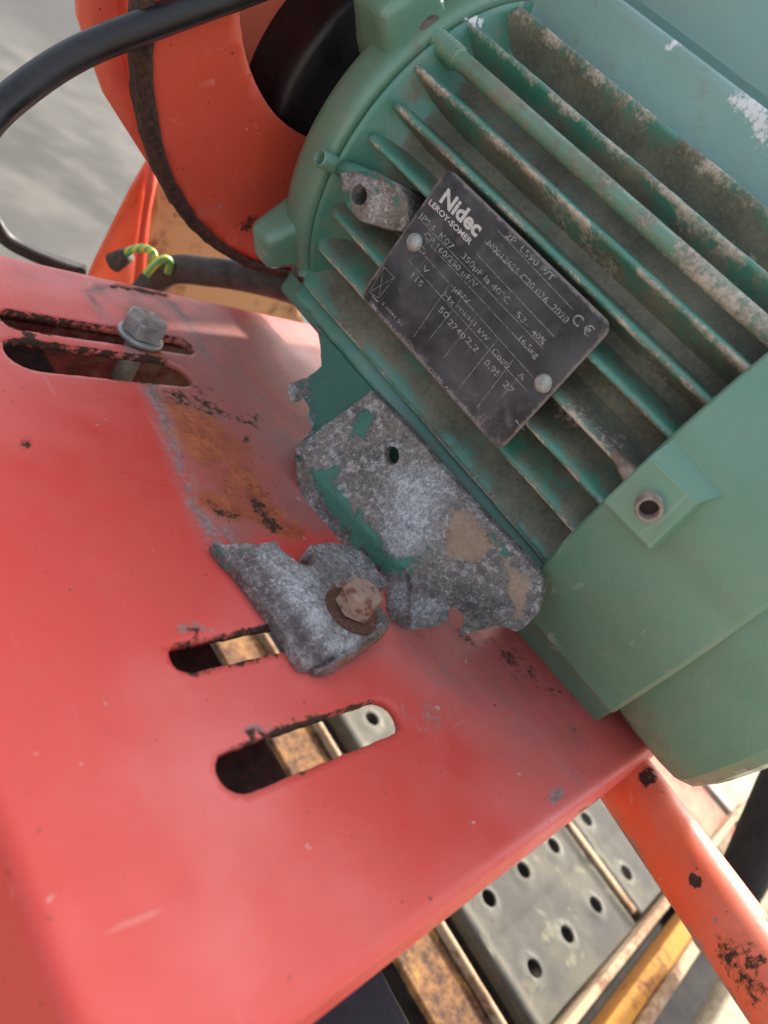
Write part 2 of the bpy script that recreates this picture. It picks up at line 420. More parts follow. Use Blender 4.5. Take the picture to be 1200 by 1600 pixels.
ground()

# ------------------------------------------------------------------ orange machine frame
frame = empty('machine_frame', (200, 150, -40), 'orange painted steel machine frame with slotted motor mounting plate', 'machine frame')
X0, X1, Y0, Y1 = 62.0, 470.0, 0.0, 310.0
def slotpoly(x0, x1, y, hw, n=10, seed=1.0, amp=.35):
    pts = []
    for k in range(n + 1):
        a = math.pi / 2 + math.pi * k / n; pts.append((x0 + hw + hw * math.cos(a), y + hw * math.sin(a)))
    for k in range(n + 1):
        a = -math.pi / 2 + math.pi * k / n; pts.append((x1 - hw + hw * math.cos(a), y + hw * math.sin(a)))
    return rough(pts, 2.0, amp, .25, seed)
def q(px, py): p = atz(px, py); return p[0], p[1]
def yof(px, py): return q(px, py)[1]
SL = []
ya = (yof(100, 497) + yof(100, 524)) / 2; SL.append((q(3, 500)[0], 213, ya, abs(yof(100, 497) - yof(100, 524)) / 2))
ya = (yof(130, 541) + yof(130, 586)) / 2; SL.append((q(10, 552)[0], q(303, 592)[0], ya, abs(yof(130, 541) - yof(130, 586)) / 2))
ya = (yof(346, 993) + yof(373, 1035)) / 2; SL.append((q(263, 1030)[0], 205, ya, abs(yof(346, 993) - yof(373, 1035)) / 2))
ya = (yof(452, 1137) + yof(496, 1196)) / 2; SL.append((q(331, 1200)[0], q(629, 1122)[0], ya, abs(yof(452, 1137) - yof(496, 1196)) / 2))
print('slots', [[round(v, 1) for v in s] for s in SL])
def plate_map(P):
    """roll the edges of the flat blank down into folded sides"""
    x, y = P[:, 0].copy(), P[:, 1].copy(); z = np.zeros(len(P))
    def roll(c, e, sgn, R, deg):
        am = math.radians(deg)
        d = (c - (e - sgn * R)) * sgn; over = d > 0
        a = np.clip(d / R, 0, am); ext = np.clip(d - R * am, 0, None)
        cc = np.where(over, (e - sgn * R) + sgn * (R * np.sin(a) + ext * math.cos(am)), c); dz = np.where(over, -R * (1 - np.cos(a)) - ext * math.sin(am), 0)
        return cc, dz
    x2, dz1 = roll(x, X0 + 1.5, -1, 4.0, 80)
    y2, dz2 = roll(y, Y0, -1, 4.0, 80)
    y3, dz3 = roll(y2, Y1, 1, 13.0, 88)
    z = dz1 + dz2 + dz3
    # slight dishing of the old sheet
    z += .5 * np.sin(x / 60) * np.sin(y / 47) - .25
    return np.stack([x2, y3, z], -1)
grey = [('line', [(140, 452), (172, 448), (262, 468), (292, 500), (318, 545), (338, 585)], 6, 15, .8), ('line', [(138, 455), (168, 500)], 6, 12, .76),
        ('line', [(205, 545), (235, 600), (262, 660)], 9, 16, .92), ('line', [(262, 660), (285, 740), (312, 800), (340, 862)], 5, 17, .92), ('line', [(300, 790), (345, 850), (352, 870)], 9, 10, .7),
        ('line', [(275, 700), (290, 765), (300, 790)], 3, 5, .95), ('poly', [(855, 1245), (890, 1215), (880, 1245), (862, 1262)], 8, .8),
        ('line', [(905, 1222), (860, 1256)], 4, 8, .8), ('poly', [(250, 600), (400, 640), (430, 690), (380, 680), (290, 660)], 26, .55),
        ('line', [(310, 500), (370, 560), (420, 640), (450, 700)], 12, 24, .62), ('line', [(350, 830), (365, 850)], 6, 9, .8), ('line', [(455, 940), (560, 1030), (600, 1010)], 5, 9, .75),
        ('line', [(500, 640), (470, 760)], 10, 20, .55), ('line', [(275, 985), (300, 975), (335, 990)], 9, 6, .7),
        ('line', [(380, 1140), (430, 1142)], 8, 6, .7), ('dot', 1010, 1215, 12, 6, .6), ('line', [(590, 1100), (627, 1095), (634, 1120)], 3, 3, .7),
        ('poly', [(560, 1090), (700, 1050), (780, 1160), (640, 1180)], 40, .42), ('dot', 60, 445, 20, 20, .4)]
dust_shading = [('poly', [(300, 470), (500, 500), (560, 700), (520, 840), (360, 860), (290, 760), (230, 560), (160, 455)], 30, .8),
        ('poly', [(600, 960), (830, 960), (960, 1140), (900, 1210), (760, 1120), (640, 1050)], 45, .5),  # grime by the fan cover that also paints in contact shade
        ('line', [(0, 392), (250, 440), (480, 500)], 10, 14, .4)]  # far bend: its soft highlight painted as a pale band
scuff = [('line', [(140, 452), (172, 450), (262, 470), (295, 505), (320, 550), (345, 600)], 9, 13, .8), ('line', [(140, 456), (172, 505)], 8, 9, .7),
         ('line', [(205, 540), (235, 600), (262, 660), (285, 740), (312, 800), (350, 870)], 13, 14, .95), ('line', [(330, 560), (400, 610), (450, 680), (470, 760)], 14, 30, .6),
         ('poly', [(300, 480), (420, 520), (490, 600), (460, 640), (350, 590)], 30, .5), ('line', [(350, 870), (440, 1000), (500, 1055), (600, 1015)], 5, 9, .55),
         ('line', [(20, 425), (110, 440)], 8, 16, .45), ('line', [(870, 1190), (900, 1215)], 10, 14, .5), ('poly', [(600, 980), (760, 1000), (900, 1180), (820, 1190), (680, 1090)], 40, .38)]
rust = [('line', [(385, 760), (400, 775), (440, 830)], 14, 10, .9), ('line', [(265, 612), (345, 640), (392, 660)], 8, 16, .6), ('poly', [(245, 610), (335, 640), (400, 700), (420, 760), (480, 835), (430, 835), (345, 800), (300, 740), (270, 680)], 22, .78),
        ('line', [(320, 780), (390, 805), (470, 832)], 16, 12, .95), ('line', [(385, 690), (395, 725)], 6, 6, .8), ('line', [(400, 760), (450, 835)], 12, 8, .9),
        ('line', [(180, 445), (262, 462)], 5, 5, .9), ('line', [(240, 545), (300, 600)], 8, 7, .7)]
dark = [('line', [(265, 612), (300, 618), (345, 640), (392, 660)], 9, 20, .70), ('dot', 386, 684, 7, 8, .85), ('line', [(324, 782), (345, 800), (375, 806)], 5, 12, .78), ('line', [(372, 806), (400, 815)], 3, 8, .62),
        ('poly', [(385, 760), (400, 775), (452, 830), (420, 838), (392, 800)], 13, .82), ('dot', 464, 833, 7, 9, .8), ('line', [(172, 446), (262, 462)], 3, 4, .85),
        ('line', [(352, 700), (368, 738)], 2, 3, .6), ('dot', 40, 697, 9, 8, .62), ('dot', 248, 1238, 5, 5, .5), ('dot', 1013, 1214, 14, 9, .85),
        ('line', [(905, 1268), (960, 1238), (990, 1222)], 4, 4, .72), ('poly', [(690, 975), (820, 985), (935, 1135), (900, 1150), (800, 1060)], 30, .40), ('line', [(408, 700), (415, 745)], 3, 6, .55), ('line', [(440, 780), (455, 800)], 4, 6, .5), ('line', [(290, 980), (332, 990)], 5, 5, .62), ('dot', 305, 985, 10, 6, .68),  # polygon by the fan cover: grime speckles that also paint in shade
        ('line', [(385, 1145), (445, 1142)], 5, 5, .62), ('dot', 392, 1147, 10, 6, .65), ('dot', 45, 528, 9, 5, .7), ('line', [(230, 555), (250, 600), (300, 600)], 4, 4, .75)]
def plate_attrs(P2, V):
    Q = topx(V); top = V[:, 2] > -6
    g = mask(Q, grey) * top; d = mask(Q, dust_shading) * top; r = mask(Q, rust) * top; k = mask(Q, dark); sc_ = mask(Q, scuff) * top
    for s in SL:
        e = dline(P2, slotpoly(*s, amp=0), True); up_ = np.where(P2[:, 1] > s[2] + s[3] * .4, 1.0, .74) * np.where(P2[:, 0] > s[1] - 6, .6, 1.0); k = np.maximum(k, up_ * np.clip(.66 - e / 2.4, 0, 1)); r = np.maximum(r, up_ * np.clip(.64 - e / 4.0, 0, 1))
    return dict(grey=g, dust_shading=d, rust=r, dark=k, scuff=sc_)
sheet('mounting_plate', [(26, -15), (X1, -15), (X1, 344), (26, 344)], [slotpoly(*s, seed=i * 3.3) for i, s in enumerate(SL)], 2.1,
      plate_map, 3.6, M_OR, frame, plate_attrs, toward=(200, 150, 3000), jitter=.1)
M_MAROON = rusty_mat('dark_maroon_steel', (0.016, 0.006, 0.005), (0.06, 0.022, 0.016), None, .5, 60)
# folded channel and braces underneath, plus added plates that darken the upper slots
ex, ey, ez = np.eye(3)
V, F = boxmesh((126, 150, -22), ex, ey, ez, 26, 150, 3); bev(mkobj('brace_and_blind', V, F, M_MAROON, frame, False), 1)
V, F = boxmesh((205, 186, -34), ex, ey, ez, 150, 15, 3); bev(mkobj('brace_and_blind', V, F, M_RUST, frame, False), 1)
V, F = boxmesh((205, 266, -40), ex, ey, ez, 150, 2, 32); bev(mkobj('brace_and_blind', V, F, rusty_mat('shaded_red_steel', (0.07, 0.012, 0.010), (0.20, 0.026, 0.018), (0.16, 0.10, 0.075), .45, 30), frame, False), 1)  # added plate, coloured dark to keep the upper slots in shade
V, F = boxmesh((205, 244, -66), ex, ey, ez, 150, 26, 2); bev(mkobj('brace_and_blind', V, F, M_RUSTD, frame, False), 1)  # added tray shutting off light from below the upper slots
# round handle tube welded under the front corner
ta, tb = atd(990, 1236, 331), atd(1192, 1520, 270)
dirn = (tb - ta) / np.linalg.norm(tb - ta)
path = np.array([ta - dirn * 22 + dirn * k for k in np.linspace(0, 175, 110)])
V, F = tubemesh(path, 14.2, 72)
Q = topx(V)
td = mask(Q, [('dot', 1087, 1378, 11, 3, 1), ('line', [(1130, 1498), (1152, 1490)], 4, 4, .9), ('line', [(1178, 1505), (1195, 1492)], 7, 6, .85), ('line', [(1155, 1515), (1165, 1520)], 3, 4, .75),
              ('poly', [(1120, 1470), (1200, 1450), (1200, 1600), (1150, 1590)], 30, .50), ('dot', 1012, 1214, 16, 8, .9)])
tg = mask(Q, [('line', [(955, 1265), (985, 1320), (1060, 1440), (1165, 1590)], 9, 9, .72), ('dot', 1120, 1440, 6, 3, .9), ('poly', [(1140, 1540), (1165, 1570), (1200, 1600), (1140, 1600)], 12, .8)])
tr = mask(Q, [('poly', [(1110, 1440), (1200, 1420), (1200, 1600), (1130, 1560)], 25, .52)])
handle = mkobj('handle_tube', V, F, M_OR3, frame, True, dict(dark=td, grey=tg, rust=tr))

# ------------------------------------------------------------------ belt guard behind the motor
guard = empty('belt_guard', mw(-33, 135, 43), 'orange round belt guard drum with a black rubber rim behind the motor', 'belt guard')
GU = 132.0; gc = (-31, 42); GR = 133.5; hc = (-56, 61); HR = 80.5
def circ(c, r, n=96): return [(c[0] + r * math.cos(2 * math.pi * k / n), c[1] + r * math.sin(2 * math.pi * k / n)) for k in range(n)]
def onU(u): return lambda P: mwa(np.stack([P[:, 0], np.full(len(P), u) if not callable(u) else u(P), P[:, 1]], -1))
def gattr(P2, V):
    Q = topx(V)
    return dict(dark=mask(Q, [('dot', 383, 347, 14, 10, .72), ('line', [(355, 370), (372, 355)], 4, 5, .7)]), grey=mask(Q, [('line', [(330, 175), (328, 205)], 4, 8, .45), ('line', [(325, 300), (350, 335)], 5, 8, .55)]),
                dust_shading=mask(Q, [('poly', [(230, 230), (340, 260), (380, 400), (300, 350)], 40, .4)]), rust=np.zeros(len(V)))
sheet('front_disc', circ(gc, GR - 3), [circ(hc, HR, 80)], 6, onU(GU), 2.5, M_OR2, guard, gattr)
# thick black rim band, slightly ragged
rg = []
prof = [(GR - 4.5, GU - 1.2), (GR - 3, GU - 2.2), (GR, GU - 1.6), (GR + 1.0, GU + 2), (GR + .6, GU + 5), (GR + .8, GU + 8), (GR - 1, GU + 9.5), (GR - 5, GU + 9)]
rings = []
n = 220
for r_, u_ in prof:
    a = np.linspace(0, 2 * math.pi, n, endpoint=False)
    rr = np.array([r_ + .8 * nz(math.cos(t) * 9, math.sin(t) * 9, u_ * .2) + .7 * nz(math.cos(t) * 40, math.sin(t) * 40, u_) for t in a])
    rings.append(mwa(np.stack([gc[0] + rr * np.cos(a), np.full(n, u_), gc[1] + rr * np.sin(a)], -1)))
V, F = loft(rings, True, False, False); mkobj('rubber_rim', V, F, M_RUSTD, guard)
# inner lip, drum wall and dark recess with the pulley
def ringU(c, r, u, n=96):
    a = np.linspace(0, 2 * math.pi, n, endpoint=False); return mwa(np.stack([c[0] + r * np.cos(a), np.full(n, u), c[1] + r * np.sin(a)], -1))
V, F = loft([ringU(gc, GR - 5, GU + 1), ringU(gc, GR - 5, GU + 20), ringU(gc, GR - 8, GU + 22), ringU(gc, GR - 9, GU + 60), ringU(gc, 1, GU + 60.5)], True, False, False); mkobj('drum_wall', V, F, M_OR2, guard)
V, F = loft([ringU((0, 0), 18, GU + 2), ringU((0, 0), 72, GU + 6), ringU((0, 0), 76, GU + 10), ringU((0, 0), 70, GU + 20), ringU((0, 0), 76, GU + 30), ringU((0, 0), 76, GU + 36), ringU((0, 0), 10, GU + 38)], True, False, False)
mkobj('pulley_wheel', V, F, M_BLACK, guard)
V, F = loft([ringU((0, 0), 40, GU - 8), ringU((0, 0), 44, GU - 6), ringU((0, 0), 44, GU + 4)], True, True, False)
mkobj('pulley_hub', V, F, M_BLACK, guard)
# orange back plate and its slanting leg
def fromU(L, u): return [tuple(atU(px, py, u)[[0, 2]]) for px, py in L]
BU = 165.0
sheet('back_plate', fromU([(118, -60), (124, 30), (140, 80), (165, 150), (200, 205), (240, 268), (262, 280), (330, 200), (520, 200), (560, -60)], BU), [], 8, onU(BU), 3, M_OR3, guard)
LU = 255.0
sheet('leg_plate', fromU([(243, 235), (205, 300), (150, 410), (120, 480), (205, 480), (217, 400), (232, 300), (245, 280)], LU), [], 8, onU(LU), 3, M_OR3, guard)
sheet('leg_plate', fromU([(236, 250), (250, 262), (236, 330), (222, 480), (208, 480), (217, 395), (228, 320)], LU - 6), [], 8, onU(LU - 6), 3, M_OR2, guard)
sheet('rusty_skirt', fromU([(240, 255), (330, 300), (440, 400), (480, 520), (214, 520), (222, 400), (234, 300)], LU + 4), [], 8, onU(LU + 4), 3,
      rusty_mat('tan_rust', (0.13, 0.045, 0.018), (0.36, 0.175, 0.07), (0.42, 0.24, 0.11), .45, 14), guard)

# ------------------------------------------------------------------ motor
motor = empty('electric_motor', mw(0, 0, 0), 'green finned electric motor with dark nameplate and a torn off cast foot', 'electric motor')
def polar(r, deg, u):
    a = np.radians(deg); return mwa(np.stack([-r * np.cos(a), u, r * np.sin(a)], -1))
def motor_lathe(prof, seg=120):
    a = np.linspace(0, 360, seg, endpoint=False)
    rings = [polar(np.full(seg, r), a, np.full(seg, float(u))) for r, u in prof]
    return loft(rings, True, False, False)
V, F = motor_lathe([(60, -100), (69, -99), (69, -60), (69, 0), (69, 40), (69.2, 58), (70.5, 68), (74, 76), (80, 81), (84.5, 83.4), (86.3, 84.6), (86.3, 85.4), (79, 85.6)], 240)
ang = None
d_ = np.array([.85 + .5 * nz(*(v * .03)) for v in V])
Q = topx(V)
hd = np.clip(d_ * 1.0, 0, 1); loc_u = (V - O_) @ A_; hd[loc_u > 76] *= .25
mkobj('finned_housing', V, F, M_GR, motor, True, dict(white=mask(Q, [('line', [(708, 8), (748, 34)], 8, 6, .95), ('line', [(725, 8), (742, 44)], 5, 5, .9)]), dirt_shading=hd, wear=np.clip((loc_u - 85.3) * .4, 0, .55)))
# fins, each its own part
def fin(deg, rt=86.0, u0=-98, u1=82, root=66, seed=0, w=1.6, dirt_shading=.6, notch=None, wear=.55, up=.22):
    seg = max(8, int((u1 - u0) / 1.6)); us = np.linspace(u0, u1, seg)
    prof = [(-7.0, 0.0), (-3.4, .08), (-2.0, .3), (-1.5, .7), (-1.35, .93), (-.95, .985), (-.2, 1.0), (.6, .99), (w, .93), (w + .9, .72), (w + 1.9, .42), (w + 3.2, .15), (w + 6.5, 0.0)]
    rings = []; wa = []; da = []
    a = math.radians(deg)
    for u in us:
        e = min(1.0, max(0.0, (u1 - u) / 7.0)); rtip = rt - (1 - math.sqrt(max(0, 1 - (1 - e) ** 2))) * 9 if e < 1 else rt
        rtip += .35 * nz(u * .05, seed * 3.1) + .22 * nz(u * .35, seed * 7.7)
        if notch:
            for (c, ww, dd) in notch:
                if abs(u - c) < ww: rtip -= dd * (1 - ((u - c) / ww) ** 2)
        ring = []
        for t, h in prof:
            r = root + (rtip - root) * h
            ring.append((-(r * math.cos(a)) + t * math.sin(a), u, r * math.sin(a) + t * math.cos(a)))
            low = t < -.1 and h > .6
            wa.append(wear * (1.25 if (low and h > .9) else (.5 if h > .97 else (.25 if h > .85 else 0))) * (.75 + .8 * nz(u * .05, seed + 20)))
            da.append(dirt_shading * ((1.25 if h < .35 else (1.15 if h < .9 else .7)) if t < 0 else (1.2 if h < .2 else (max(.75, up) if h < .5 else (up if h < .9 else min(up, .5))))) + .45 * nz(u * .03, t * .2, seed))
        rings.append(mwa(np.array(ring)))
    V, F = loft(rings, True, True, True)
    Q = topx(V)
    wm = mask(Q, [('line', [(706, 12), (745, 36)], 7, 5, .9), ('line', [(722, 8), (742, 42)], 4, 4, .8), ('line', [(662, 5), (690, 12)], 3, 4, .7), ('dot', 640, 98, 8, 8, .5)])
    tn = mask(Q, [('line', [(1000, 560), (1030, 600)], 10, 14, .75), ('line', [(880, 640), (960, 690)], 16, 18, .55), ('line', [(870, 320), (960, 420)], 18, 22, .6), ('line', [(1060, 340), (1180, 430)], 14, 20, .5), ('line', [(940, 120), (1080, 260)], 16, 20, .45)])
    o = mkobj('fin', V, F, M_GR, motor, True, dict(wear=np.clip(np.maximum(wa, tn), 0, 1), dirt_shading=np.clip(da, 0, 1), white=wm))
    return autosmooth(o, 50)
fin(57, 88.5, -98, 84, 62, 1, 1.6, .8, wear=.5)
fin(43.3, 86.3, -98, 96, 64, 2, 1.8, .5, wear=.6)
fin(25.2, 86, -98, 88, 64, 3, 1.9, .6, wear=.6)
fin(14.7, 86, -98, 82, 66, 4, 1.7, .6, wear=.5)
fin(4.4, 86, -98, 82, 66, 5, 1.7, .65, wear=.4)
fin(-8, 85.4, -98, 40, 66, 6, 1.7, .8, wear=.7, up=1.0)
fin(-18.5, 85.8, -98, 82, 66, 7, 1.7, .75, wear=.65, up=1.0)
fin(-31.5, 85.8, -98, 86, 66, 8, 1.6, .7, wear=.85, up=1.0)
fin(-45.2, 92, -98, 93, 62, 9, 1.5, .85, notch=[(86, 2.5, 2.5)], wear=.95, up=1.0)
fin(-50.6, 97, -98, 90, 62, 10, 1.4, .35, notch=[(74, 2, 1.5)], wear=.35)
fin(-64, 90, -98, 84, 62, 11, 1.4, .5)
for k, dg in enumerate((72, 84, 96, 108, 123, 137, 155, 165, 176, 188, 198, 211, 232, 248, 262, 278)):
    fin(dg, 86, -98, 82, 66, 12 + k, 1.3, .5)
# end shield with lugs
V, F = motor_lathe([(79, 86.9), (87.2, 87.1), (88.3, 88.0), (88.9, 89.5), (89.0, 93), (88.4, 101), (86.5, 105.5), (83, 108.5), (60, 114), (30, 118), (29, 126), (11, 127)], 160)
Q = topx(V); su = (V - O_) @ A_
shield = mkobj('end_shield', V, F, M_GR2, motor, True, dict(dirt_shading=np.clip(.25 + .3 * np.array([nz(*(v * .04)) for v in V]), 0, 1), wear=np.clip(.45 - np.abs(su - 103) * .1, 0, .35)))
def lug(deg, r0, r1, hw, u0, u1, tw, seed):
    a = math.radians(deg); er = np.array([-math.cos(a), 0, math.sin(a)]); et = np.array([math.sin(a), 0, math.cos(a)])
    er = er[0] * S_ + er[2] * T_; et = et[0] * S_ + et[2] * T_
    c = O_ + er * (r0 + r1) / 2 + A_ * (u0 + u1) / 2
    V, F = boxmesh(c, et, A_, er, hw, (u1 - u0) / 2, (r1 - r0) / 2, tw)
    o = mkobj('lug', V, F, M_GR2, shield, True)
    b = bev(o, 4.2, 4); s = subdiv(o, 2, True)
    d = bpy.data.textures.new('lug_casting', 'CLOUDS'); d.noise_scale = .012
    m = o.modifiers.new('casting', 'DISPLACE'); m.texture = d; m.strength = .0012; m.texture_coords = 'LOCAL'
    return o
lug(31, 72, 104, 17, 90.5, 118, .78, 1)
lug(-38, 72, 103, 15, 90.5, 114, .62, 2)
lug(122, 72, 104, 15, 90.5, 114, .75, 3); lug(214, 72, 104, 15, 90.5, 114, .75, 4)
# tie rods
def rod(r, deg, seed):
    a = math.radians(deg); s, z = -r * math.cos(a), r * math.sin(a)
    us = list(np.linspace(101, 73, 130)) + list(np.linspace(72.5, -104, 40)); rr = []
    for i, u in enumerate(us): rr.append(4.15 + (.42 * math.cos((101 - u) * 2 * math.pi / 1.5) if u > 73 else -.5))
    V, F = tubemesh([mw(s, u, z) for u in us], rr, 28)
    lu = (V - O_) @ A_
    o = mkobj('tie_rod', V, F, M_GR2, motor, True, dict(dirt_shading=np.clip(np.where(lu < 75, .42 + .25 * np.clip((20 - lu) / 100, 0, 1), .2), 0, 1), wear=np.clip((45 - lu) / 170, 0, .62)))
for rr_, dg_ in ((84, 34.2), (84.5, -48.3)):
    a_ = math.radians(dg_); V, F = lathe([(4.2, 4), (6.4, 3.6), (6.8, .4), (6.6, 0)], mw(-rr_ * math.cos(a_), 94, rr_ * math.sin(a_)), -A_, 28)
    mkobj('rod_socket', V, F, plain_mat('socket_grime', (0.05, 0.045, 0.04), (0.15, 0.12, 0.10), 200, .8, 0, .4), shield)
rod(84, 34.2, 1); rod(84.5, -48.3, 2); rod(84, 124, 3); rod(84, 214, 4)

# fan cover
def arc(R, d0, d1, n): return [(-R * math.cos(math.radians(d)), R * math.sin(math.radians(d))) for d in np.linspace(d0, d1, n)]
PA = arc(89, 90, -13, 40) + [(-86.4, -22.5), (-86.2, -26), (-85.2, -33), (-83.2, -41), (-80.2, -49), (-76.8, -56), (-72.5, -64), (-61.6, -85.5), (-60.2, -87.2), (-54.5, -87.8), (-44.5, -103.4), (-42, -106), (0, -107)]
PB = arc(86.8, 90, -12, 40) + [(-84.6, -21.5), (-83.6, -25.5), (-82.2, -30.5), (-80.3, -36), (-78.0, -42), (-74.6, -50), (-69.6, -59), (-61, -73), (-54, -82), (-46, -90), (-36, -96), (-18, -99), (0, -99)]
def resample(poly, n):
    P = np.array(poly); L = np.r_[0, np.cumsum(np.linalg.norm(np.diff(P, axis=0), axis=1))]
    t = np.linspace(0, L[-1], n); return np.stack([np.interp(t, L, P[:, 0]), np.interp(t, L, P[:, 1])], -1)
def full(poly, n=120):
    h = resample(poly, n); m = h[::-1].copy()[1:-1]; m[:, 0] *= -1; return np.vstack([h, m])
def full(poly):
    h = np.array(poly); m = h[::-1].copy()[1:-1]; m[:, 0] *= -1; return np.vstack([h, m])
FA, FB = full(PA), full(PB)
def covring(u, f, scale=1.0, lip=False):
    S = FA * (1 - f) + FB * f; S = S * scale
    uu = np.full(len(S), float(u))
    if lip: uu = uu - 3.0 * np.clip((-S[:, 1] - 78) / 8, 0, 1)
    return mwa(np.stack([S[:, 0], uu, S[:, 1]], -1))
us = [(-90, 0, 1, True), (-91, 0, 1.004, True), (-100, 0, 1.004, False), (-120, 0, 1.0, False), (-140, 0, .998, False), (-145.2, 0, .997, False), (-145.8, 0, .991, False), (-145.9, 1, .985, False), (-147, 1, .99, False), (-160, 1, 1.0, False), (-175, 1, 1.0, False),
      (-182, 1, .995, False), (-186, 1, .975, False), (-188, 1, .94, False), (-189, 1, .85, False), (-190, 1, .1, False)]
V, F = loft([covring(*a) for a in us], True, False, False)
F = orient(V, [f[:3] for f in F], O_ * 0 + CP) if False else [f[::-1] for f in F]
Q = topx(V)
cov_dirt_shade = mask(Q, [('poly', [(985, 1090), (1020, 1080), (1060, 1190), (1100, 1225), (1060, 1235), (990, 1150)], 22, .6), ('line', [(925, 812), (1018, 880)], 5, 8, .75), ('line', [(1022, 872), (1080, 812), (1118, 800)], 6, 8, .7), ('line', [(955, 1108), (1075, 1000)], 3, 6, .7), ('dot', 975, 1118, 14, 8, .8), ('line', [(830, 985), (900, 1060)], 16, 14, .4), ('line', [(1090, 1225), (1200, 1190)], 8, 10, .5)])  # besides dirt, shade along creases and under the screw block is painted
cov_w = mask(Q, [('line', [(865, 950), (880, 975)], 3, 4, .7), ('line', [(955, 935), (970, 950)], 3, 4, .55), ('line', [(1018, 1020), (1030, 1027)], 2.5, 3, .75), ('line', [(1045, 1040), (1052, 1055)], 3, 3, .6), ('line', [(1125, 1025), (1135, 1018)], 4, 4, .5),
                 ('line', [(985, 830), (1005, 840)], 4, 6, .55), ('dot', 960, 790, 5, 5, .6), ('line', [(1178, 790), (1185, 815)], 3, 4, .6), ('dot', 1010, 1045, 3, 3, .6), ('dot', 930, 905, 3, 3, .6), ('dot', 1105, 1120, 3, 3, .6), ('dot', 925, 848, 3, 3, .5), ('line', [(820, 935), (960, 1100)], 1.5, 4, .35)])
cover = mkobj('fan_cover', V, F, M_GR2, motor, True, dict(dirt_shading=cov_dirt_shade, wear=cov_w)); solid(cover, 2.0, -1); autosmooth(cover, 10)
# raised screw block on the cover
blk = [(-84, -90.6, 2.5), (-84, -90.6, -22), (-84, -113.5, -22), (-84, -113.5, 2.5), (-99.5, -90.8, 1.0), (-99.5, -90.8, -20.5), (-98, -112, -20.5), (-98, -111, 1.0), (-86, -90.4, 12), (-84, -117, 12)]
V = mwa(np.array(blk)); F = [(4, 7, 6, 5), (4, 5, 1, 0), (5, 6, 2, 1), (6, 7, 3, 2), (7, 4, 8, 9), (0, 3, 9, 8), (4, 0, 8), (7, 9, 3)]
o = mkobj('screw_block', V, [f[::-1] for f in F], M_GR2, cover, False); bev(o, .9, 2)
def hollow(name, base, axis, ro, ri, L, mat, parent, attrs=None, flare=0.0):
    prof = [(ro + 2.5 + flare, 0), (ro + .8, 3), (ro, 7), (ro, L - .8), (ro - .5, L), (ri + .4, L), (ri, L - .7), (ri, L - 11), (.05, L - 11.5)]
    V, F = lathe(prof, base, axis, 36); return mkobj(name, V, F, mat, parent, True, attrs)
TW = plain_mat('worn_tan_metal', (0.20, 0.14, 0.11), (0.42, 0.34, 0.28), 200, .65, .2, .5, .0005)
tubeax = -S_ * .93 - A_ * .30 + T_ * .05
hollow('screw_tube', mw(-84, -96.8, -10.8), tubeax, 4.3, 3.0, 22, TW, cover)
_p = mw(-84, -96.8, -10.8) + tubeax * 17.4; V, F = lathe([(.02, 0), (3.2, 0)], _p, tubeax, 24); mkobj('bore_shade', V, F, M_DARKIN, cover)  # dark disc stands in for the shade deep inside the tube
V, F = tubemesh([mw(-82, -78, -11), mw(-85, -84, -11), mw(-89, -92, -10.8), mw(-92, -97, -10.6)], [1.4, 2.2, 3.6, 4.0], 16); mkobj('screw_spout', V, F, TW, cover)

# broken eye lug and little pipe on the housing
EC = -93.0
eo = [atS(*p, EC)[[1, 2]] for p in [(528, 270), (548, 266), (585, 268), (612, 282), (622, 305), (621, 340), (612, 357), (585, 352), (558, 344), (538, 318)]]
hole = [atS(560 + 11.5 * math.cos(t), 304 + 16 * math.sin(t), EC)[[1, 2]] for t in np.linspace(0, 2 * math.pi, 24, endpoint=False)]
eo = rough([tuple(p) for p in eo], 1.6, .35, .5, 3)
def eyefn(P):
    du = P[:, 0] - 63
    s = EC + .10 * np.abs(du) + .45 * np.array([nz(p[0] * .35, p[1] * .35) for p in P]) + np.where(du < -8, (-8 - du) * .45, 0)
    return mwa(np.stack([s, P[:, 0], P[:, 1]], -1))
def eattr(P2, V):
    Q = topx(V); return dict(paint=mask(Q, [('poly', [(528, 300), (548, 300), (552, 325), (560, 345), (535, 330)], 5, .8), ('line', [(560, 266), (610, 285), (622, 320)], 4, 5, .75), ('line', [(580, 290), (600, 310)], 3, 5, .5)]), bright=mask(Q, [('poly', [(535, 275), (570, 275), (600, 320), (580, 345), (585, 300)], 10, .7)]))
o = slab('broken_eye_lug', eo, [[tuple(p) for p in hole]], 1.1, eyefn, lambda V: V + S_ * 20, M_CAST, motor, eattr, bevel=.5)
V, F = lathe([(.05, -2), (5, -2)], mw(-74, 63, -11), -S_, 20); mkobj('lug_bore_bottom', V, F, M_RUSTD, o)
hollow('grounding_pipe', mw(-72, 84.5, -11), -S_ + A_ * .12, 3.6, 2.4, 22, M_GR2, motor, None, 1.0)
V, F = tubemesh([mw(-76, 58, -6), mw(-81, 66, -6), mw(-84, 74, -8), mw(-85, 82, -10)], [5.5, 5.2, 4.4, 3.4], 18); mkobj('pipe_root', V, F, M_GR, motor)

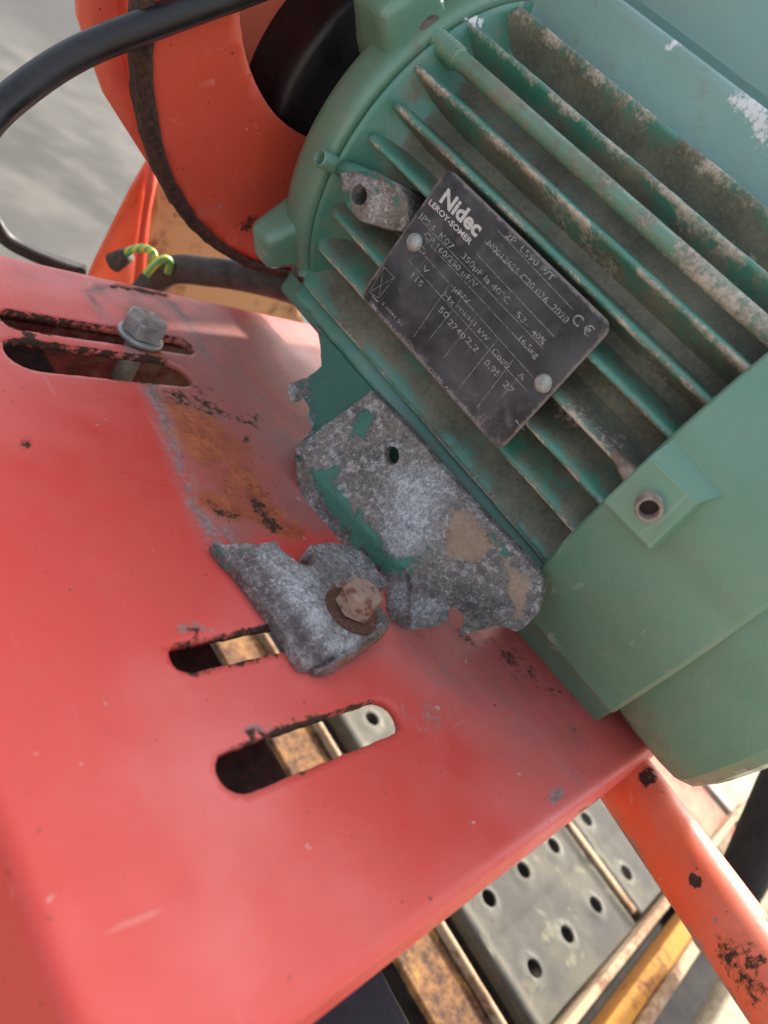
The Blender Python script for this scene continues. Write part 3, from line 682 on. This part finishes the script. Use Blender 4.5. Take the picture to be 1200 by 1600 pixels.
# terminal box above
def tbox(name, s0, s1, u0, u1, z0, z1, r, mat, attrs=None):
    c = mw((s0 + s1) / 2, (u0 + u1) / 2, (z0 + z1) / 2)
    V, F = boxmesh(c, S_, A_, T_, (s1 - s0) / 2, (u1 - u0) / 2, (z1 - z0) / 2); o = mkobj(name, V, F, mat, motor, False); bev(o, r, 3); return o
n_s, n_u = 2, 90
us_ = np.linspace(-88, 92, 90); zs_ = np.linspace(58, 97.5, 30)
G = np.array([(-34 + .12 * max(0, 84 - z) ** 1.2 * 0 - (1 - math.cos(0)) * 0 + (0 if z < 95 else (z - 95) * .5), u, z) for z in zs_ for u in us_])
V = mwa(G); n = 90
F = [(j * n + i, j * n + i + 1, (j + 1) * n + i + 1, (j + 1) * n + i) for j in range(29) for i in range(n - 1)]
Q = topx(V)
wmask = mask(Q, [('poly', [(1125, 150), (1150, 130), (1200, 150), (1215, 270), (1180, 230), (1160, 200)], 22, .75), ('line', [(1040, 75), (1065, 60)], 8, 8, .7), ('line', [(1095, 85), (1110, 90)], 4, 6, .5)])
dmask = mask(Q, [('line', [(930, 0), (935, 30)], 6, 8, .4), ('poly', [(900, 20), (1100, 130), (1120, 220), (900, 60)], 60, .35)])
o = mkobj('terminal_box_base', V, orient(V, [f[:3] for f in F] + [(f[0], f[2], f[3]) for f in F], CP), M_GR3, motor, True, dict(white=wmask, dirt_shading=dmask)); solid(o, 60, -1)
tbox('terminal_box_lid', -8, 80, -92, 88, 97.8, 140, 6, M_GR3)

# name plate with printed text
PS = -88.0
pc = [atS(*p, PS)[[1, 2]] for p in [(695, 255), (953, 505), (785, 712), (567, 465)]]
print('nameplate', [p.round(1).tolist() for p in pc])
ut, ub = 41.0, -50.0; zt, zb = 19.2, -41.0
ut = (pc[0][0] + pc[3][0]) / 2; ub = (pc[1][0] + pc[2][0]) / 2; zt = (pc[0][1] + pc[1][1]) / 2; zb = (pc[2][1] + pc[3][1]) / 2
def rrect(x0, x1, y0, y1, r, n=6):
    P = []
    for cx, cy, a0 in ((x1 - r, y1 - r, 0), (x0 + r, y1 - r, 90), (x0 + r, y0 + r, 180), (x1 - r, y0 + r, 270)):
        for k in range(n + 1):
            a = math.radians(a0 + 90 * k / n); P.append((cx + r * math.cos(a), cy + r * math.sin(a)))
    return P
def np_mat():
    t = NT('anodised_nameplate'); n1 = t.noise(38, 5, .6, .5); n2 = t.noise(260, 7, .7); n3 = t.noise(900, 5)
    c = t.mix(t.step(n1, .36, .66), (0.032, 0.033, 0.036), (0.088, 0.089, 0.096))
    c = t.mix(t.step(t.noise(70, 6, .6, 1.0), .52, .72, 0, .35), c, (0.20, 0.195, 0.19))
    sc = t.noise(260, 3, .5, .2, stretch=((1, 1, .06), (.6, 0, 0))); c = t.mix(t.step(sc, .70, .74, 0, .4), c, (0.3, 0.3, 0.3))
    du = t.amask('dust_shading', n2, 1.2, .35, .75); c = t.mix(t.math('MULTIPLY', du, .75), c, t.mix(n2, (0.20, 0.165, 0.15), (0.42, 0.35, 0.31)))
    return t.out(c, t.mixf(du, t.step(n1, .3, .7, .42, .58), .8), .35, t.bump(n2, .18, .0003))
def npfn(P):
    s = PS + .25 * np.sin(P[:, 0] / 23) + .003 * np.clip(P[:, 1] + 20, -30, 0) ** 2 * -.1
    return mwa(np.stack([s, P[:, 0], P[:, 1]], -1))
def npattr(P2, V):
    e = np.minimum(np.minimum(P2[:, 0] - ub, ut - P2[:, 0]), np.minimum(P2[:, 1] - zb, zt - P2[:, 1]))
    m = np.clip(.82 - e / 3.0, 0, 1)
    m = np.maximum(m, mask(P2, [('line', [(ut, zb), (ub, zb)], 2.5, 5, .8), ('poly', [(ub, zb), (ub + 30, zb), (ub, zb + 22)], 6, .5), ('dot', ub, zb, 9, 8, .6), ('dot', ub, zt, 6, 6, .45), ('line', [(ub, zb), (ub, zt)], 1, 2, .6)]))
    return dict(dust_shading=m)
plate = sheet('nameplate', rrect(ub, ut, zb, zt, 4.2), [], 1.6, npfn, .9, np_mat(), motor, npattr)
M_TXT = NT('printed_grey'); _n = M_TXT.noise(700, 5, .7); M_TXT = M_TXT.out(M_TXT.mix(M_TXT.step(_n, .38, .56), (0.10, 0.10, 0.10), (0.34, 0.33, 0.32)), .6, .1)
M_LOGO = NT('printed_white'); _n = M_LOGO.noise(500, 5, .7); M_LOGO = M_LOGO.out(M_LOGO.mix(M_LOGO.step(_n, .30, .45), (0.22, 0.21, 0.20), (0.58, 0.56, 0.54)), .6, .1)
TV, TF = [], []; LV, LF = [], []
def s_at(u): return PS + .25 * math.sin(u / 23)
dg = None
def text(body, pxy, h, width=None, bold=0.0, logo=False, du=0.0, dz=0.0):
    p = atS(pxy[0], pxy[1], PS - .2); u0, z0 = p[1] + du, p[2] + dz
    c = bpy.data.curves.new('t', 'FONT'); c.body = body; c.size = 1.0; c.offset = bold; c.resolution_u = 3
    ob = bpy.data.objects.new('t', c); col.objects.link(ob)
    dep = bpy.context.evaluated_depsgraph_get(); me = bpy.data.meshes.new_from_object(ob.evaluated_get(dep))
    v = np.array([tuple(q.co) for q in me.vertices]); f = [list(p.vertices) for p in me.polygons]
    bpy.data.objects.remove(ob); bpy.data.curves.remove(c); bpy.data.meshes.remove(me)
    if not len(v): return
    k = h / .70; sx = k if width is None else width / max(v[:, 0].max() - v[:, 0].min(), 1e-6)
    uu = u0 - (v[:, 0] - v[:, 0].min()) * sx; zz = z0 + v[:, 1] * k
    s = PS + .25 * np.sin(uu / 23) - .12
    P = mwa(np.stack([s, uu, zz], -1)); A, B = (LV, LF) if logo else (TV, TF)
    b = sum(len(x) for x in A); A.append(P); B.extend([[i + b for i in q] for q in f])
def dist(a, b):
    a = atS(*a, PS); b = atS(*b, PS); return float(np.hypot(*(a[1:] - b[1:])))
def stroke(a, b, w=.22, logo=False, raw=False):
    a = np.array(a if raw else atS(*a, PS)[1:]); b = np.array(b if raw else atS(*b, PS)[1:]); d = b - a; L = np.linalg.norm(d); d /= L; nn = np.array([-d[1], d[0]]) * w / 2
    A, B = (LV, LF) if logo else (TV, TF); k0 = sum(len(x) for x in A); m = max(2, int(L / 3)); P = []
    for i in range(m + 1):
        c = a + d * L * i / m
        for sg in (-1, 1): qn = c + nn * sg; P.append((PS + .25 * math.sin(qn[0] / 23) - .10, qn[0], qn[1]))
    A.append(mwa(np.array(P))); B.extend([[k0 + 2 * i, k0 + 2 * i + 1, k0 + 2 * i + 3, k0 + 2 * i + 2] for i in range(m)])
def R3(x, y): return (540 + x / 2.727, 240 + y / 2.727)
# logo drawn as strokes the way it is lettered
text('Nidec', R3(397, 200), 5.4, dist(R3(397, 200), R3(562, 345)), .035, True)
text('LEROY-SOMER', R3(350, 212), 2.0, dist(R3(350, 212), R3(532, 382)), .02, True)
for body, a, h, b in [('2P  LS90 P/T', (678, 352), 2.2, (880, 545)), ('N0012625 C20 026  2020', (598, 388), 2.2, (940, 722)),
                      ('IP54  K07', (312, 272), 2.2, (458, 400)), ('350\u00b5F Ia 40\u00b0C', (490, 440), 2.2, (692, 640)), ('S3-', (722, 690), 2.2, (775, 740)), ('40%', (790, 765), 2.2, (842, 815)),
                      ('CP 160/250 \u00b5F/V', (330, 350), 2.2, (550, 575)), ('16,5kg', (735, 795), 2.2, (815, 870)),
                      ('D', (303, 405), 2.2, (335, 430)), ('\u00b5F/V', (455, 580), 2.2, (522, 640)),
                      ('V', (322, 492), 2.1, (345, 515)), ('Hz', (412, 605), 2.1, (455, 650)), ('min-1', (472, 658), 2.1, (548, 735)), ('kW', (560, 760), 2.1, (602, 805)), ('Cos\u03c6', (622, 845), 2.2, (695, 912)), ('A', (732, 945), 2.1, (755, 968)),
                      ('115', (275, 525), 2.3, (318, 570)), ('50', (393, 668), 2.3, (430, 705)), ('2740', (432, 722), 2.3, (502, 790)), ('2,2', (508, 798), 2.3, (560, 845)), ('0,95', (588, 893), 2.3, (650, 950)), ('27', (668, 985), 2.3, (710, 1022)),
                      ('Moteurs Leroy-Somer GS90 Angoul\u00eame', (108, 650), 1.5, (560, 1120)), ('5 0041 21', (150, 640), 1.2, (240, 725)), ('Made in', (722, 1140), 1.0, (760, 1100))]:
    text(body, R3(*a), h, dist(R3(*a), R3(*b)), .006)
text('C \u20ac', R3(960, 712), 3.6, 8.5, .004)
for a, b in [((650, 328), (970, 665)), ((592, 372), (940, 725)), ((560, 430), (890, 780)), ((305, 268), (845, 832)), ((335, 362), (812, 872)), ((310, 405), (800, 952)), ((265, 452), (772, 1010)),
             ((440, 562), (290, 780)), ((490, 625), (350, 800)), ((555, 700), (420, 870)), ((650, 790), (485, 1000)), ((715, 880), (560, 1085))]:
    stroke(R3(*a), R3(*b))
bx = [R3(100, 590), R3(162, 482), R3(207, 528), R3(140, 615)]
for i in range(4): stroke(bx[i], bx[(i + 1) % 4], .2)
stroke(bx[0], bx[2], .2); stroke(bx[1], bx[3], .2); stroke(R3(112, 605), R3(138, 632), .45)
for nm, A, B, mt in (('printed_text', TV, TF, M_TXT), ('logo_lettering', LV, LF, M_LOGO)):
    mkobj(nm, np.concatenate(A), B, mt, plate, False)
for p in [(645, 378), (847, 599)]:
    c = atS(*p, PS - 1); V, F = lathe([(3.6, -.6), (3.4, .6), (2.6, 1.5), (1.4, 2.0), (.02, 2.15)], mw(PS, c[1], c[2]), -S_, 28)
    mkobj('rivet', V, F, plain_mat('dull_rivet', (0.25, 0.27, 0.25), (0.52, 0.52, 0.48), 300, .5, .4, .6, .0005), plate)

# cast foot bracket: a sloping web torn off at the bottom
def pxsheet(name, outline, holes, step, p0, nrm, relief, back, mat, parent, attr, amp=2.0, freq=.05, seed=2, bevel=.7):
    def fn(P):
        out = np.empty((len(P), 3)); rl = relief(P)
        for i, p in enumerate(P):
            d = ray(*p); t = ((p0 - CP) @ nrm) / (d @ nrm); out[i] = CP + d * (t + rl[i])
        return out
    ol = rough(outline, 5, amp, freq, seed)
    return slab(name, ol, holes, step, fn, back, mat, parent, lambda P2, V: attr(P2), bevel=bevel)
def nf(P, f, s=0.0): return np.array([nz(p[0] * f, p[1] * f, s) for p in P])
wt = S_ * 254 + np.array([0, 0, 46.0]); wb = S_ * 228 + np.array([0, 0, 2.0]); wn_ = np.cross(wt - wb, U0); wn_ /= np.linalg.norm(wn_)
web_out = [(460, 700), (500, 670), (545, 636), (580, 610), (640, 672), (700, 742), (760, 808), (820, 872), (850, 905), (840, 950), (822, 976), (808, 988), (790, 982), (770, 980), (750, 985), (733, 991), (719, 993), (717, 985), (725, 974), (722, 961), (712, 951), (700, 950), (691, 958), (692, 972), (680, 979), (655, 985), (630, 983), (612, 972), (602, 950), (604, 925), (598, 900), (560, 868), (510, 828), (472, 788), (463, 745)]
def web_relief(P):
    d1 = dline(P, [(482, 730), (625, 885)]); side = ((P[:, 0] - 482) * (885 - 730) - (P[:, 1] - 730) * (625 - 482)) < 0   # lower-left of the crease
    r = np.where(side & (P[:, 0] < 640), np.minimum(d1, 30) * .16, 0)
    ln = np.array([(600, 900), (690, 880), (770, 900), (840, 930)]); d2 = dline(P, ln.tolist()); below = P[:, 1] > np.interp(P[:, 0], ln[:, 0], ln[:, 1])
    r = r - np.where(below, .0022 * d2 ** 2 * .9, 0)
    r += -2.2 * np.exp(-(dline(P, [(700, 800), (800, 900)]) / 28) ** 2)
    return r + .5 * nf(P, .03) + .22 * nf(P, .12, 4)
def web_attr(P):
    return dict(paint=mask(P, [('poly', [(482, 738), (500, 733), (530, 728), (520, 755), (560, 800), (590, 830), (605, 870), (660, 870), (625, 895), (600, 892), (560, 855), (500, 775)], 11, .95), ('poly', [(555, 640), (575, 632), (585, 655), (575, 690), (550, 680)], 10, .8), ('dot', 462, 715, 7, 5, .7), ('line', [(640, 890), (665, 860)], 8, 8, .55), ('line', [(765, 835), (800, 870)], 5, 8, .6), ('line', [(600, 688), (640, 690)], 4, 6, .45)]),
                mud=mask(P, [('poly', [(700, 790), (745, 800), (775, 850), (740, 880), (695, 870)], 12, .8), ('poly', [(790, 870), (835, 905), (815, 985), (785, 930)], 14, .75)]),
                bright=mask(P, [('poly', [(620, 740), (700, 740), (680, 830), (620, 880), (610, 800)], 25, .85), ('line', [(620, 935), (650, 955), (680, 950)], 12, 14, .8)]),  # the line mark paints a bluish highlight on the flared lip
                purple=mask(P, [('line', [(470, 760), (590, 890)], 10, 10, .9), ('poly', [(610, 900), (700, 890), (840, 930), (800, 985), (620, 975)], 20, .55)]),
                rust=mask(P, [('line', [(720, 980), (812, 982)], 3, 5, .7)]))
hol = [(611 + 12 * math.cos(t), 712 + 14.5 * math.sin(t)) for t in np.linspace(0, 2 * math.pi, 28, endpoint=False)]
foot = pxsheet('foot_bracket', web_out, [hol], 5.0, wt, wn_, web_relief, lambda V: V + S_ * 4.5, M_CAST, motor, web_attr, 2.2, .06)
_o = pxsheet('foot_inner_wall', [(475, 715), (585, 630), (835, 890), (700, 925), (610, 880)], [], 12.0, wt + S_ * 16, wn_, lambda P: 0 * P[:, 0], lambda V: V + S_ * 4, M_GR, motor, lambda P: dict(dirt_shading=.4 + 0 * P[:, 0]), .2, .06)
# second web behind it, still painted green, with a torn end
w2t = S_ * 272 + np.array([0, 0, 30.0]); n2_ = S_ * .93 - np.array([0, 0, 1]) * .36
def w2attr(P): return dict(paint=mask(P, [('poly', [(480, 500), (600, 600), (470, 720), (492, 660), (485, 600)], 10, 1.0), ('line', [(470, 600), (490, 655)], 6, 5, .7)]), bright=mask(P, [('line', [(452, 605), (455, 625), (478, 630), (490, 660)], 5, 4, .9)]))
pxsheet('foot_bracket', [(492, 505), (540, 560), (585, 612), (590, 640), (500, 710), (462, 705), (470, 690), (488, 668), (480, 655), (484, 640), (476, 626), (462, 618), (455, 628), (449, 612), (452, 598), (478, 590), (502, 572), (500, 540)], [], 5.0, w2t, n2_, lambda P: .3 * nf(P, .04) + np.where(P[:, 0] < 500, (P[:, 0] - 500) * .12, 0), lambda V: V + S_ * 6, M_CAST, motor, w2attr, 1.6, .08, 7)
# ribs tying the webs to the housing
V, F = boxmesh(mw(-38, 10, -74), S_, A_, T_, 14, 95, 10); bev(mkobj('foot_rail', V, F, M_GR, motor, False), 3)

# ------------------------------------------------------------------ broken foot piece still bolted to the plate
def frag_attr(P):
    return dict(purple=mask(P, [('poly', [(350, 855), (400, 860), (430, 900), (480, 960), (515, 1030), (490, 1045), (440, 985), (390, 925)], 16, 1.0), ('dot', 585, 885, 14, 10, .5)]),  # left flank: shade of its slope put into the colour
                bright=mask(P, [('poly', [(410, 855), (440, 870), (490, 900), (520, 980), (560, 1010), (530, 1025), (490, 980), (450, 930)], 20, .95), ('poly', [(500, 860), (560, 855), (600, 900), (590, 930)], 16, .4)]),  # first polygon paints the ridge's highlight
                mud=mask(P, [('poly', [(500, 870), (545, 860), (580, 890), (560, 905), (510, 900)], 12, .42)]),
                rust=mask(P, [('dot', 543, 940, 44, 12, .52), ('line', [(530, 1035), (605, 985)], 7, 6, .62)]), paint=mask(P, [('line', [(335, 850), (375, 905)], 3, 4, .55)]))
frag_out = [(334, 846), (352, 852), (378, 848), (400, 852), (430, 844), (440, 858), (452, 868), (470, 882), (486, 884), (494, 878), (490, 866), (482, 860), (484, 851), (512, 848), (538, 850), (566, 862), (585, 880), (592, 898), (604, 900), (603, 915), (588, 922), (584, 934), (600, 955), (610, 968), (606, 985), (570, 1010), (530, 1032), (500, 1046), (486, 1047), (470, 1034), (448, 996), (420, 955), (398, 925), (370, 890), (345, 862)]
fp = np.array([0, 0, 9.0]); fnv = np.array([0, 0, 1.0])
def frag_relief(P):
    # the left flank falls away to the plate; the front lip is rounded over
    dl = dline(P, [(334, 846), (398, 925), (486, 1047)]); r = np.where(dl < 46, (46 - dl) * .16, 0)
    dr = dline(P, [(486, 1047), (606, 985)]); r = r + np.where(dr < 14, (14 - dr) ** 2 * .022, 0)
    r -= 2.0 * np.exp(-(dline(P, [(430, 860), (520, 1010)]) / 24) ** 2)
    return r + .5 * nf(P, .025, 2) + .12 * nf(P, .08, 6)
fr = pxsheet('broken_foot', frag_out, [], 4.5, fp, fnv, frag_relief, lambda V: np.stack([V[:, 0], V[:, 1], np.minimum(V[:, 2] - 1.0, .5)], -1), M_CAST, None, frag_attr, 1.6, .06, 11, 1.4)
tag(fr, 'broken off oxidised grey motor foot still clamped to the orange plate by a rusty bolt', 'broken bracket')

# ------------------------------------------------------------------ bolts
def bolt(label, p, axis, af, hh, wr, wt_, mat, rot, wmat=None, lump=0.0, flange=False):
    ax = np.asarray(axis, float); ax /= np.linalg.norm(ax)
    b = empty('hex_bolt', p, label, 'bolt')
    p = np.asarray(p, float)
    V, F = lathe([(wr * .45, 0), (wr, 0), (wr, wt_ * .75), (wr - .4, wt_), (wr * .45, wt_)], p, ax, 48); bump_(V, lump)
    mkobj('washer', V, F, wmat or mat, b)
    x, y, d = frame_of(ax); R = af / 2 / math.cos(math.pi / 6)
    if flange:
        V, F = lathe([(af * .62, 0), (af * .60, 1.2), (af * .52, 2.2), (af * .3, 2.4)], p + ax * wt_, ax, 48); mkobj('flange', V, F, mat, b)
    # head with chamfered corners: the hexagon blends to a circle at the top
    rings = []; n = 72
    for h, f in ((0, .78), (.9, 1.0), (hh * .84, 1.0), (hh * .93, .5), (hh, 0.0)):
        R_ = []
        for k in range(n):
            a = 2 * math.pi * k / n; am = (a % (math.pi / 3)) - math.pi / 6; rh = (af / 2) / math.cos(am); rc = af / 2 * .96
            r = min(rh, af / 2 * (1 + .155 * f)) if f > 0 else rc * .93
            if f == 1.0: r = rh
            if f == .78: r = af / 2 * .86
            a2 = a + rot; R_.append(p + ax * (wt_ + h) + r * (math.cos(a2) * x + math.sin(a2) * y))
        rings.append(np.array(R_))
    rings.append(np.array([p + ax * (wt_ + hh - .25)] * 0 + [p + ax * (wt_ + hh) + (q_ - p - ax * (wt_ + hh)) * .02 for q_ in rings[-1]]))
    V, F = loft(rings, True, False, False); bump_(V, lump); o = mkobj('bolt_head', V, F, mat, b); autosmooth(o, 24)
    V, F = tubemesh([p - ax * 22, p - ax * 2, p + ax * (wt_ + 1)], 4.8, 16); mkobj('shank', V, F, mat, b)
    return b
def bump_(V, a):
    if a:
        for i in range(len(V)):
            v = V[i] * .22; V[i] += a * np.array([nz(*v), nz(v[1], v[2], v[0]), nz(v[2] + 7, v[0], v[1])])
pb = atz(218, 528, 0.6)
bolt('clean galvanised hex bolt with washer standing in the upper slot', pb, (0.02, 0.04, 1), 16.5, 8.5, 10.2, 2.2, M_ZINC, .35, flange=False)
M_RB = rusty_mat('rusted_bolt', (0.10, 0.030, 0.018), (0.28, 0.12, 0.075), (0.36, 0.24, 0.175), .50, 1100)
pr = atz(546, 958, 8.2)
bolt('heavily rusted hex bolt pinning the broken foot to the plate', pr, (-0.03, .03, 1), 12.6, 9.4, 10.2, 2.4, M_RB, -.12, rusty_mat('rusted_washer', (0.04, 0.016, 0.010), (0.17, 0.07, 0.04), (0.26, 0.13, 0.08), .40, 500), lump=.16)

# ------------------------------------------------------------------ cables and wire
def cable(name, pts, r, mat, label, cat, seg=28):
    V, F = tubemesh(spline(pts, 14), r, seg); o = mkobj(name, V, F, mat); tag(o, label, cat); return o
cable('power_cable', [atd(-130, 520, 225), atd(-95, 330, 235), atd(-30, 205, 245), atd(40, 137, 252), atd(130, 80, 258), atd(250, 32, 262), atd(400, -22, 268), atd(520, -70, 280), atd(700, -160, 300)], 5.3, M_BLACK,
      'thick black rubber power cable arching across the top left corner', 'cable')
cable('loop_cable', [atd(-80, 250, 380), atd(-30, 310, 390), atd(-6, 352, 400), atd(14, 376, 408), atd(60, 400, 420), atd(130, 425, 440)], 4.2, M_BLACK,
      'thin black cable loop dipping behind the far left plate edge', 'cable')
cable('rubber_hose', [atd(215, 470, 455), atd(262, 424, 450), atd(330, 425, 440), atd(400, 436, 430), atd(470, 456, 422), atd(560, 500, 415)], 8.5, M_HOSE,
      'dusty dark rubber hose lying along the far plate edge beneath the drum', 'hose')
t = NT('green_yellow_wire'); wv = t.n.new('ShaderNodeTexWave'); wv.inputs['Scale'].default_value = 90; wv.bands_direction = 'Y'; t.l.new(t.tc, wv.inputs[0])
M_GY = t.out(t.mix(t.step(wv.outputs['Fac'], .45, .55), (0.60, 0.55, 0.04), (0.10, 0.38, 0.10)), .35, 0, None, .4)
cable('earth_wire', [atd(196, 398, 440), atd(206, 390, 438), atd(226, 388, 436), atd(240, 397, 436), atd(238, 414, 440), atd(228, 428, 444)], 2.3, M_GY, 'green and yellow earth wire loop next to the grey connector', 'wire', 16)
cable('earth_wire', [atd(228, 430, 432), atd(244, 412, 430), atd(258, 404, 432), atd(266, 412, 436), atd(262, 426, 440)], 2.3, M_GY, 'short green and yellow earth wire stub beside the hose', 'wire', 16)
c0 = atd(178, 410, 446); V, F = tubemesh([c0, c0 + (atd(200, 398, 440) - c0) * 1.0], [6, 4.5], 14); o = mkobj('wire_connector', V, F, M_HOSE); tag(o, 'small dusty grey connector holding the green and yellow wire', 'connector')

# ------------------------------------------------------------------ perforated steel boards and rusty beams below
M_BRD = NT('weathered_galvanised'); t = M_BRD; n1 = t.noise(16, 6, .65); n2 = t.noise(120, 7, .65)
c = t.mix(t.step(n1, .36, .64), (0.055, 0.052, 0.045), (0.105, 0.096, 0.070)); c = t.mix(t.step(t.noise(34, 5, .6), .58, .66, 0, .6), c, (0.21, 0.185, 0.115))
c = t.mix(t.step(n2, .62, .72, 0, .5), c, (0.20, 0.11, 0.05)); c = t.mix(t.math('MULTIPLY', t.attr('rim'), .8), c, (0.27, 0.26, 0.21)); M_BRD = t.out(c, .85, .0, t.bump(n2, .4, .001))
BZ = -250.0
def board(x0, x1, hx, label):
    y0, y1 = -93.0, 330.0
    root = empty('steel_board', ((x0 + x1) / 2, (y0 + y1) / 2, BZ), label, 'scaffold board', 'perforated steel boards under the machine')
    holes = []; ce = []
    for yy in np.arange(-63, y1 - 10, 51.5):
        for xx in hx:
            holes.append([(xx + 6.6 * math.cos(a), yy + 6.6 * math.sin(a)) for a in np.linspace(0, 2 * math.pi, 16, endpoint=False)]); ce.append((xx, yy))
    ce = np.array(ce)
    def fn(P):
        d = np.min(np.hypot(P[:, None, 0] - ce[None, :, 0], P[:, None, 1] - ce[None, :, 1]), axis=1)
        z = BZ + 2.2 * np.exp(-((d - 6.6) / 3.0) ** 2) - 1.6 * np.exp(-((P[:, 1] + 36) / 3.5) ** 2)
        ex_ = np.minimum(P[:, 0] - x0, x1 - P[:, 0]); z = z + np.where(ex_ < 9, 2.5 - (ex_ - 4.5) ** 2 * .12, 0)
        return np.stack([P[:, 0], P[:, 1], z], -1)
    def at(P2, V):
        d = np.min(np.hypot(P2[:, None, 0] - ce[None, :, 0], P2[:, None, 1] - ce[None, :, 1]), axis=1); return dict(rim=np.clip(1 - np.abs(d - 9) / 4, 0, 1) * (.5 + nf(P2, .04)))
    sheet('deck', [(x0, y0), (x1, y0), (x1, y1), (x0, y1)], holes, 4.0, fn, 1.6, M_BRD, root, at, toward=(0, 0, 9000))
    for xx in (x0 + 1, x1 - 1):
        V, F = boxmesh((xx, (y0 + y1) / 2, BZ - 6), ex, ey, ez, 1.0, (y1 - y0) / 2, 5); mkobj('side_flange', V, F, M_BRD, root, False)
board(420, 581, (450, 500, 550), 'perforated grey steel board left of the rusty seam')
board(592, 755, (612, 662, 712), 'perforated grey steel board right of the rusty seam, next to the handle tube')
V, F = boxmesh((530, 100, BZ - 70), ex, ey, ez, 225, 320, 4); o = mkobj('tray_floor', V, F, M_DARKIN, None, False); tag(o, 'dark sheet lying under the perforated steel boards', 'sheet')
M_YEL = rusty_mat('yellow_rust_paint', (0.12, 0.045, 0.012), (0.36, 0.13, 0.025), (0.46, 0.20, 0.022), .55, 40)
M_TAN = rusty_mat('tan_weathered', (0.20, 0.10, 0.05), (0.36, 0.22, 0.12), (0.42, 0.31, 0.19), .5, 50)
def beam(name, c, hx, hy, hz, mat, parent=None, r=1.5, ang=0.0):
    a = math.radians(ang); ax = np.array([math.cos(a), math.sin(a), 0]); ay = np.array([-math.sin(a), math.cos(a), 0])
    V, F = boxmesh(c, ax, ay, ez, hx, hy, hz); o = mkobj(name, V, F, mat, parent, False); bev(o, r, 2); return o
b = empty('rusty_channel', (620, -110, -262), 'yellow and rust coloured steel channel along the board ends', 'steel beam')
beam('flange', (620, -99, -258), 260, 3.2, 18, M_TAN, b); beam('web', (620, -109, -292), 260, 6.6, 2, M_RUSTD, b); beam('flange', (620, -124, -262), 260, 7, 14, M_YEL, b); beam('flange', (620, -136, -260), 260, 4.5, 16, M_TAN, b)
b = empty('rusty_angle', (400, 60, -262), 'brown rusted steel angle left of the perforated boards', 'steel beam')
beam('edge', (401, 60, -254), 2.2, 200, 4, M_TAN, b); beam('web', (378, 60, -260), 20.5, 200, 3, M_RUST, b)
o = beam('seam_strip', (586.5, 118, -252), 3.4, 205, 6, M_TAN); tag(o, 'tan rusty strip in the seam between the perforated boards', 'steel strip')
o = beam('dark_beam', (700, -158, -290), 330, 14, 20, M_MATB); tag(o, 'black bar beyond the yellow channel', 'bar')
o = beam('brown_plank', (345, 30, -300), 24, 200, 10, plain_mat('brown_wood', (0.10, 0.06, 0.04), (0.20, 0.13, 0.09), 20, .8)); tag(o, 'dull brown plank below the near plate edge', 'plank')
pA, pB, pC, pD = atz(330, 1750, -70), atz(705, 1730, -70), atz(560, 1455, -70), atz(300, 1640, -70)
ex_r = (pB + pC) / 2
V = np.array([atz(585, 1490, -60), atz(700, 1712, -60), atz(500, 1800, -60), atz(380, 1600, -60), atz(585, 1490, -60) + [0, 0, -35], atz(700, 1712, -60) + [0, 0, -35], atz(500, 1800, -60) + [0, 0, -35], atz(380, 1600, -60) + [0, 0, -35]])
o = mkobj('switch_box', V, [(0, 1, 2, 3), (7, 6, 5, 4), (0, 4, 5, 1), (1, 5, 6, 2), (2, 6, 7, 3), (3, 7, 4, 0)], plain_mat('navy_plastic', (0.007, 0.006, 0.013), (0.018, 0.015, 0.028), 90, .8, 0, .1), None, False); bev(o, 1.5, 3); tag(o, 'dark navy plastic box under the near edge of the orange plate', 'box')
# things at the far right
M_BEI = plain_mat('beige_concrete', (0.30, 0.245, 0.17), (0.44, 0.37, 0.27), 18, .9, 0, .5, .002)
o = beam('concrete_slab', (1110, 60, -290), 340, 290, 20, M_BEI, None, 4); tag(o, 'sunlit beige concrete slab beyond the perforated boards, right of the handle tube', 'slab')
o = beam('concrete_slab', (760, -330, -280), 420, 150, 22, M_BEI, None, 4); tag(o, 'sunlit beige concrete slab in the bottom right corner beyond the black bar', 'slab')
px0 = atz(1075, 1235, -258)[0]; px1 = atz(1128, 1250, -255)[0]
o = beam('red_stained_plank', (px0, 60, -263), 34, 190, 6, rusty_mat('red_stained_wood', (0.22, 0.16, 0.10), (0.36, 0.27, 0.18), (0.42, 0.09, 0.06), .42, 22), None, 2, 0); tag(o, 'weathered plank with red paint stains at the right edge below the motor', 'plank')
o = beam('pale_strip', (px1, 50, -260), 7, 185, 8, plain_mat('pale_strip', (0.34, 0.30, 0.24), (0.46, 0.41, 0.34), 30, .8), None, 1, 0); tag(o, 'narrow pale strip lying beyond the red stained plank', 'strip')
V, F = tubemesh([atd(1112, 1462, 590), atd(1120, 1450, 520), atd(1160, 1370, 500), atd(1215, 1240, 505), atd(1330, 980, 530)], 15, 24); o = mkobj('black_pipe', V, F, M_MATB); tag(o, 'black pipe at the right picture edge behind the orange tube', 'pipe')
